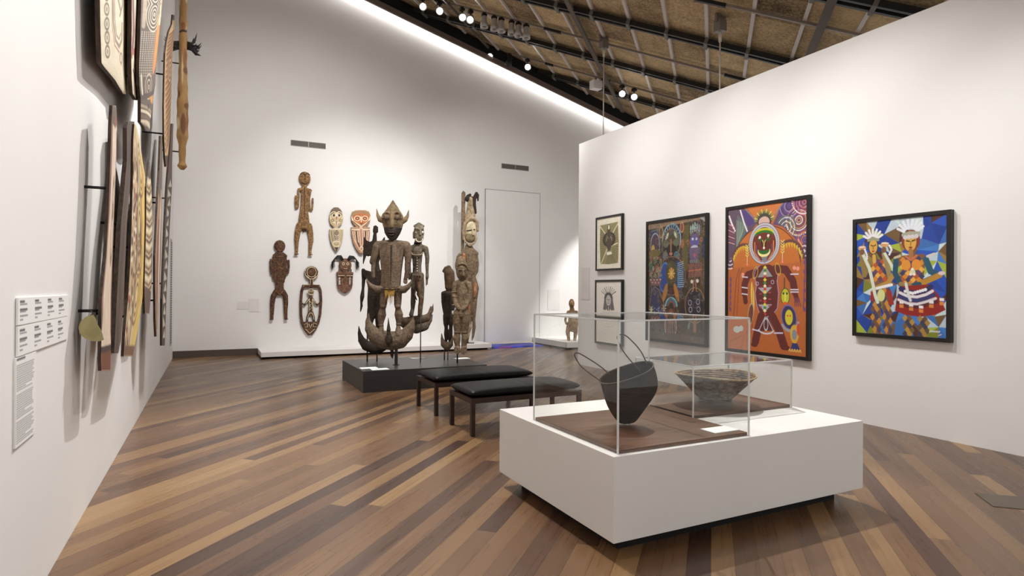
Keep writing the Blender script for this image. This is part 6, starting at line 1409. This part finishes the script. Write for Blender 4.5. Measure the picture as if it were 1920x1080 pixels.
tube('clear_mount', [K(1178, 812, 0.10), K(1178, 800, 0.10)], 0.016, M_EDGE, root, 12)
strokes_pts = [[K(1191, 761, -0.02), K(1193, 762.5, -0.021)], [K(1195, 760, -0.02), K(1197, 762, -0.021)], [K(1199, 761, -0.02), K(1201, 762.5, -0.02)]]

# coiled basket bowl
BX, BY = 3.735, 3.70
root = tag(empty('coiled_basket', (BX, BY, ZT + 0.022), CAMYAW), 'wide coiled fibre basket bowl on a clear ring inside the farther case', 'basket')
mt, nt, b = newmat('coiled_fibre')
tc = N(nt, 'ShaderNodeTexCoord'); sx = N(nt, 'ShaderNodeSeparateXYZ'); nt.links.new(tc.outputs['Object'], sx.inputs[0])
ang = mathn(nt, 'ARCTAN2', sx.outputs[1], sx.outputs[0])
cl = mathn(nt, 'FLOOR', mathn(nt, 'MULTIPLY', sx.outputs[2], 62.0))
zc = mathn(nt, 'FRACT', mathn(nt, 'MULTIPLY', sx.outputs[2], 62.0))
wn = N(nt, 'ShaderNodeTexWhiteNoise', noise_dimensions='2D'); cv = N(nt, 'ShaderNodeCombineXYZ'); nt.links.new(cl, cv.inputs[0]); nt.links.new(mathn(nt, 'FLOOR', mathn(nt, 'MULTIPLY', ang, 9.0)), cv.inputs[1]); nt.links.new(cv.outputs[0], wn.inputs['Vector'])
rp = N(nt, 'ShaderNodeValToRGB'); rp.color_ramp.elements[0].color = (*srgb((74, 54, 37)), 1); rp.color_ramp.elements[1].color = (*srgb((142, 110, 76)), 1); rp.color_ramp.elements[0].position = 0.1
e = rp.color_ramp.elements.new(0.08); e.color = (*srgb((44, 30, 20)), 1)
nt.links.new(wn.outputs['Value'], rp.inputs[0])
gr = N(nt, 'ShaderNodeMapRange'); gr.inputs[1].default_value = 0.0; gr.inputs[2].default_value = 0.16; gr.inputs[3].default_value = 0.5; gr.inputs[4].default_value = 1.0; nt.links.new(zc, gr.inputs[0])
ml = N(nt, 'ShaderNodeVectorMath', operation='SCALE'); nt.links.new(rp.outputs[0], ml.inputs[0]); nt.links.new(gr.outputs[0], ml.inputs['Scale']); nt.links.new(ml.outputs[0], b.inputs['Base Color'])
bp = N(nt, 'ShaderNodeBump'); bp.inputs['Strength'].default_value = 0.6; bp.inputs['Distance'].default_value = 0.006; nt.links.new(mathn(nt, 'SINE', mathn(nt, 'MULTIPLY', zc, 3.14159)), bp.inputs['Height']); nt.links.new(bp.outputs[0], b.inputs['Normal'])
b.inputs['Roughness'].default_value = 0.75
bm = bmesh.new()
prof = [(0.002, 0.045), (0.13, 0.045), (0.155, 0.06), (0.20, 0.11), (0.245, 0.16), (0.285, 0.205), (0.308, 0.232), (0.306, 0.24), (0.296, 0.236), (0.27, 0.20), (0.23, 0.15), (0.18, 0.10), (0.14, 0.07), (0.002, 0.06)]
b_lathe(bm, prof, 64, close=False)
for v in bm.verts:
    f = max(0, (v.co.z - 0.1) / 0.13); v.co.z += 0.010 * f * math.sin(math.atan2(v.co.y, v.co.x) * 2 + 0.4); v.co.x *= 1 + 0.03 * f
from_bm('bowl', bm, mt, root, True)
tube('rim_coil', [(0.312 * 1.03 * math.cos(a), 0.309 * math.sin(a), 0.238 + 0.0101 * math.sin(a * 2 + 0.4)) for a in [2 * math.pi * k / 64 for k in range(65)]], 0.007, mottled('pale_rim_fibre', (150, 124, 92), (198, 172, 134), 40, 0.7), root, 8)
bm = bmesh.new(); b_lathe(bm, [(0.138, 0), (0.138, 0.046), (0.132, 0.046), (0.132, 0)], 48, close=False)
from_bm('clear_ring', bm, M_ACRYL, root, True)

# floor box cover at the right
bm = bmesh.new()
pts = [(5.276, 2.551), (5.068, 2.335), (5.33, 2.08), (5.55, 2.30)]
fa = [bm.verts.new((x, y, 0.0005)) for x, y in pts]; fb = [bm.verts.new((x, y, 0.004)) for x, y in pts]
bm.faces.new(fa[::-1]); bm.faces.new(fb)
for i in range(4): bm.faces.new((fa[i], fa[(i+1) % 4], fb[(i+1) % 4], fb[i]))
fc = tag(from_bm('floor_hatch', bm, mottled('hatch_grey_brown', (84, 72, 58), (98, 84, 68), 4, 0.4)), 'flat square service hatch in the timber floor at the right edge', 'hatch')

# ================================================================== hanging cables of the partition
for (x, y, lab) in ((7.22, 10.25, 'thin suspension cable rising from the far end of the partition'), (7.22, 7.08, 'thin suspension cable rising from the middle of the partition')):
    zt = ceil_z(x, y, 0.16)
    root = tag(empty('suspension_cable', (x, y, 4.59)), lab, 'cable')
    tube('cable', [(0, 0, 0), (0, 0, zt - 4.59 - 0.1)], 0.012, flat('cable_white', (196, 188, 176), 0.5), root, 8)
    tube('turnbuckle', [(0, 0, zt - 4.59 - 0.28), (0, 0, zt - 4.59 - 0.12)], 0.024, flat('buckle_white', (206, 200, 190), 0.5), root, 8)
    bm = bmesh.new(); b_box(bm, -0.07, 0.07, -0.07, 0.07, zt - 4.59 - 0.12, zt - 4.59 + 0.06); b_box(bm, -0.10, 0.10, -0.02, 0.02, zt - 4.59 + 0.02, zt - 4.59 + 0.16)
    from_bm('clamp', bm, flat('clamp_grey', (120, 112, 104), 0.5, 0.3), root)

# ================================================================== lighting tracks and spotlights
M_TRACK = flat('grey_track', (128, 116, 104), 0.5)
TR = [(9.6, -3.0, 9.8, 'third grey lighting track from the back wall, nearest the partition top'), (12.63, -3.0, 7.9, 'second grey lighting track from the back wall, with the row of unlit grey spots'), (15.28, -1.0, 5.2, 'grey lighting track nearest the back wall, with four lit spots')]
for t, s0, s1, lab in TR:
    a, b_ = ceil_st(s0, t, 0.05), ceil_st(s1, t, 0.05)
    root = tag(empty('lighting_track', a), lab, 'track')
    o = beam('track_bar', a, b_, 0.045, 0.04, M_TRACK, root, UPN); o.location = -a
    for f in (0.22, 0.56, 0.8):
        q0, q1 = a.lerp(b_, f), a.lerp(b_, f + 0.035)
        o = beam('joint', q0 - UPN * 0.001, q1 - UPN * 0.001, 0.055, 0.055, M_RAIL, root, UPN); o.location = -a
M_LENS = glow('lit_lens', (1.0, 0.97, 0.93), 40.0)
M_LENSOFF = flat('unlit_lens', (96, 96, 96), 0.15)
M_LAMPSHELL = flat('silver_lamp_shell', (176, 174, 170), 0.35, 0.3)
def lamp(s, t, lit, label, aim, shell=M_LAMPGREY, group=None):
    p = ceil_st(s, t, 0.09)
    root = tag(empty('spotlight', p), label, 'spotlight', group)
    box('adapter', -0.05, 0.05, -0.05, 0.05, -0.07, 0.0, M_RAIL, root)
    tube('stem', [(0, 0, -0.06), (0, 0, -0.12)], 0.012, M_RAIL, root, 8)
    d = (Vector(aim) - p).normalized()
    c = Vector((0, 0, -0.20))
    bm = bmesh.new()
    b_lathe(bm, [(0.05, -0.14), (0.062, -0.12), (0.062, -0.02), (0.085, 0.03), (0.09, 0.12), (0.078, 0.12), (0.07, 0.07), (0.002, 0.06)], 20)
    mtx = Matrix.Translation(c) @ d.to_track_quat('Z', 'Y').to_matrix().to_4x4()
    bmesh.ops.transform(bm, matrix=mtx, verts=bm.verts)
    from_bm('lamp_head', bm, shell, root, True)
    bm = bmesh.new(); b_lathe(bm, [(0.062, 0.070), (0.056, 0.080), (0.002, 0.084)], 20)
    bmesh.ops.transform(bm, matrix=mtx, verts=bm.verts)
    from_bm('lens', bm, M_LENS if lit else M_LENSOFF, root, True)
    return root
toward = (1.2, 3.0, 0.5)
for s, lab in ((6.43, 'lit spotlight at the top edge, first in its row from the left'), (6.0, 'lit spotlight at the top edge, second in its row from the left')): lamp(s, 12.63, True, lab, (2.0, 2.0, 1.2))
lamp(5.43, 12.63, True, 'lit spotlight, left one of the close pair below the top edge', (2.6, 3.0, 0.8))
lamp(5.22, 12.63, True, 'lit spotlight, right one of the close pair below the top edge', (0.6, 5.0, 1.0))
ordn = ['first', 'second', 'third', 'fourth', 'fifth', 'sixth']
for i, s in enumerate((4.89, 4.65, 4.48, 4.24, 4.08, 3.90)):
    lamp(s, 12.63, False, 'unlit grey spotlight, %s from the left of six hanging straight down in a row' % ordn[i], (ceil_st(s, 12.63).x, ceil_st(s, 12.63).y, 0), M_LAMPSHELL, 'unlit spots on the second track')
lamp(5.75, 15.28, True, 'bright lit spotlight in front of the dark cove, left one of two', (2.6, 3.2, 0.6))
lamp(5.19, 15.28, False, 'dark spotlight between the two bright ones by the cove', (6.0, 15.0, 3.0), M_STEEL)
lamp(4.68, 15.28, True, 'bright lit spotlight in front of the dark cove, right one of two', (2.8, 3.0, 0.8))
lamp(2.18, 15.28, True, 'lit spotlight above the partition end, left one of two', (3.0, 3.2, 0.6))
lamp(1.88, 15.28, True, 'lit spotlight above the partition end, right one of two', (2.2, 2.5, 0.8))
lamp(0.60, 15.28, False, 'dark spotlight peeping over the top edge of the partition', (8.0, 14.0, 1.0), M_STEEL)
p = ceil_st(2.85, 15.28, 0.09)
root = tag(empty('track_fixture', p), 'small white box fixture hanging from the track left of the lit pair', 'fixture')
box('housing', -0.13, 0.13, -0.10, 0.10, -0.30, -0.08, M_WHITE, root, 0.01); tube('stem', [(0, 0, -0.09), (0, 0, 0.0)], 0.015, M_RAIL, root, 8)
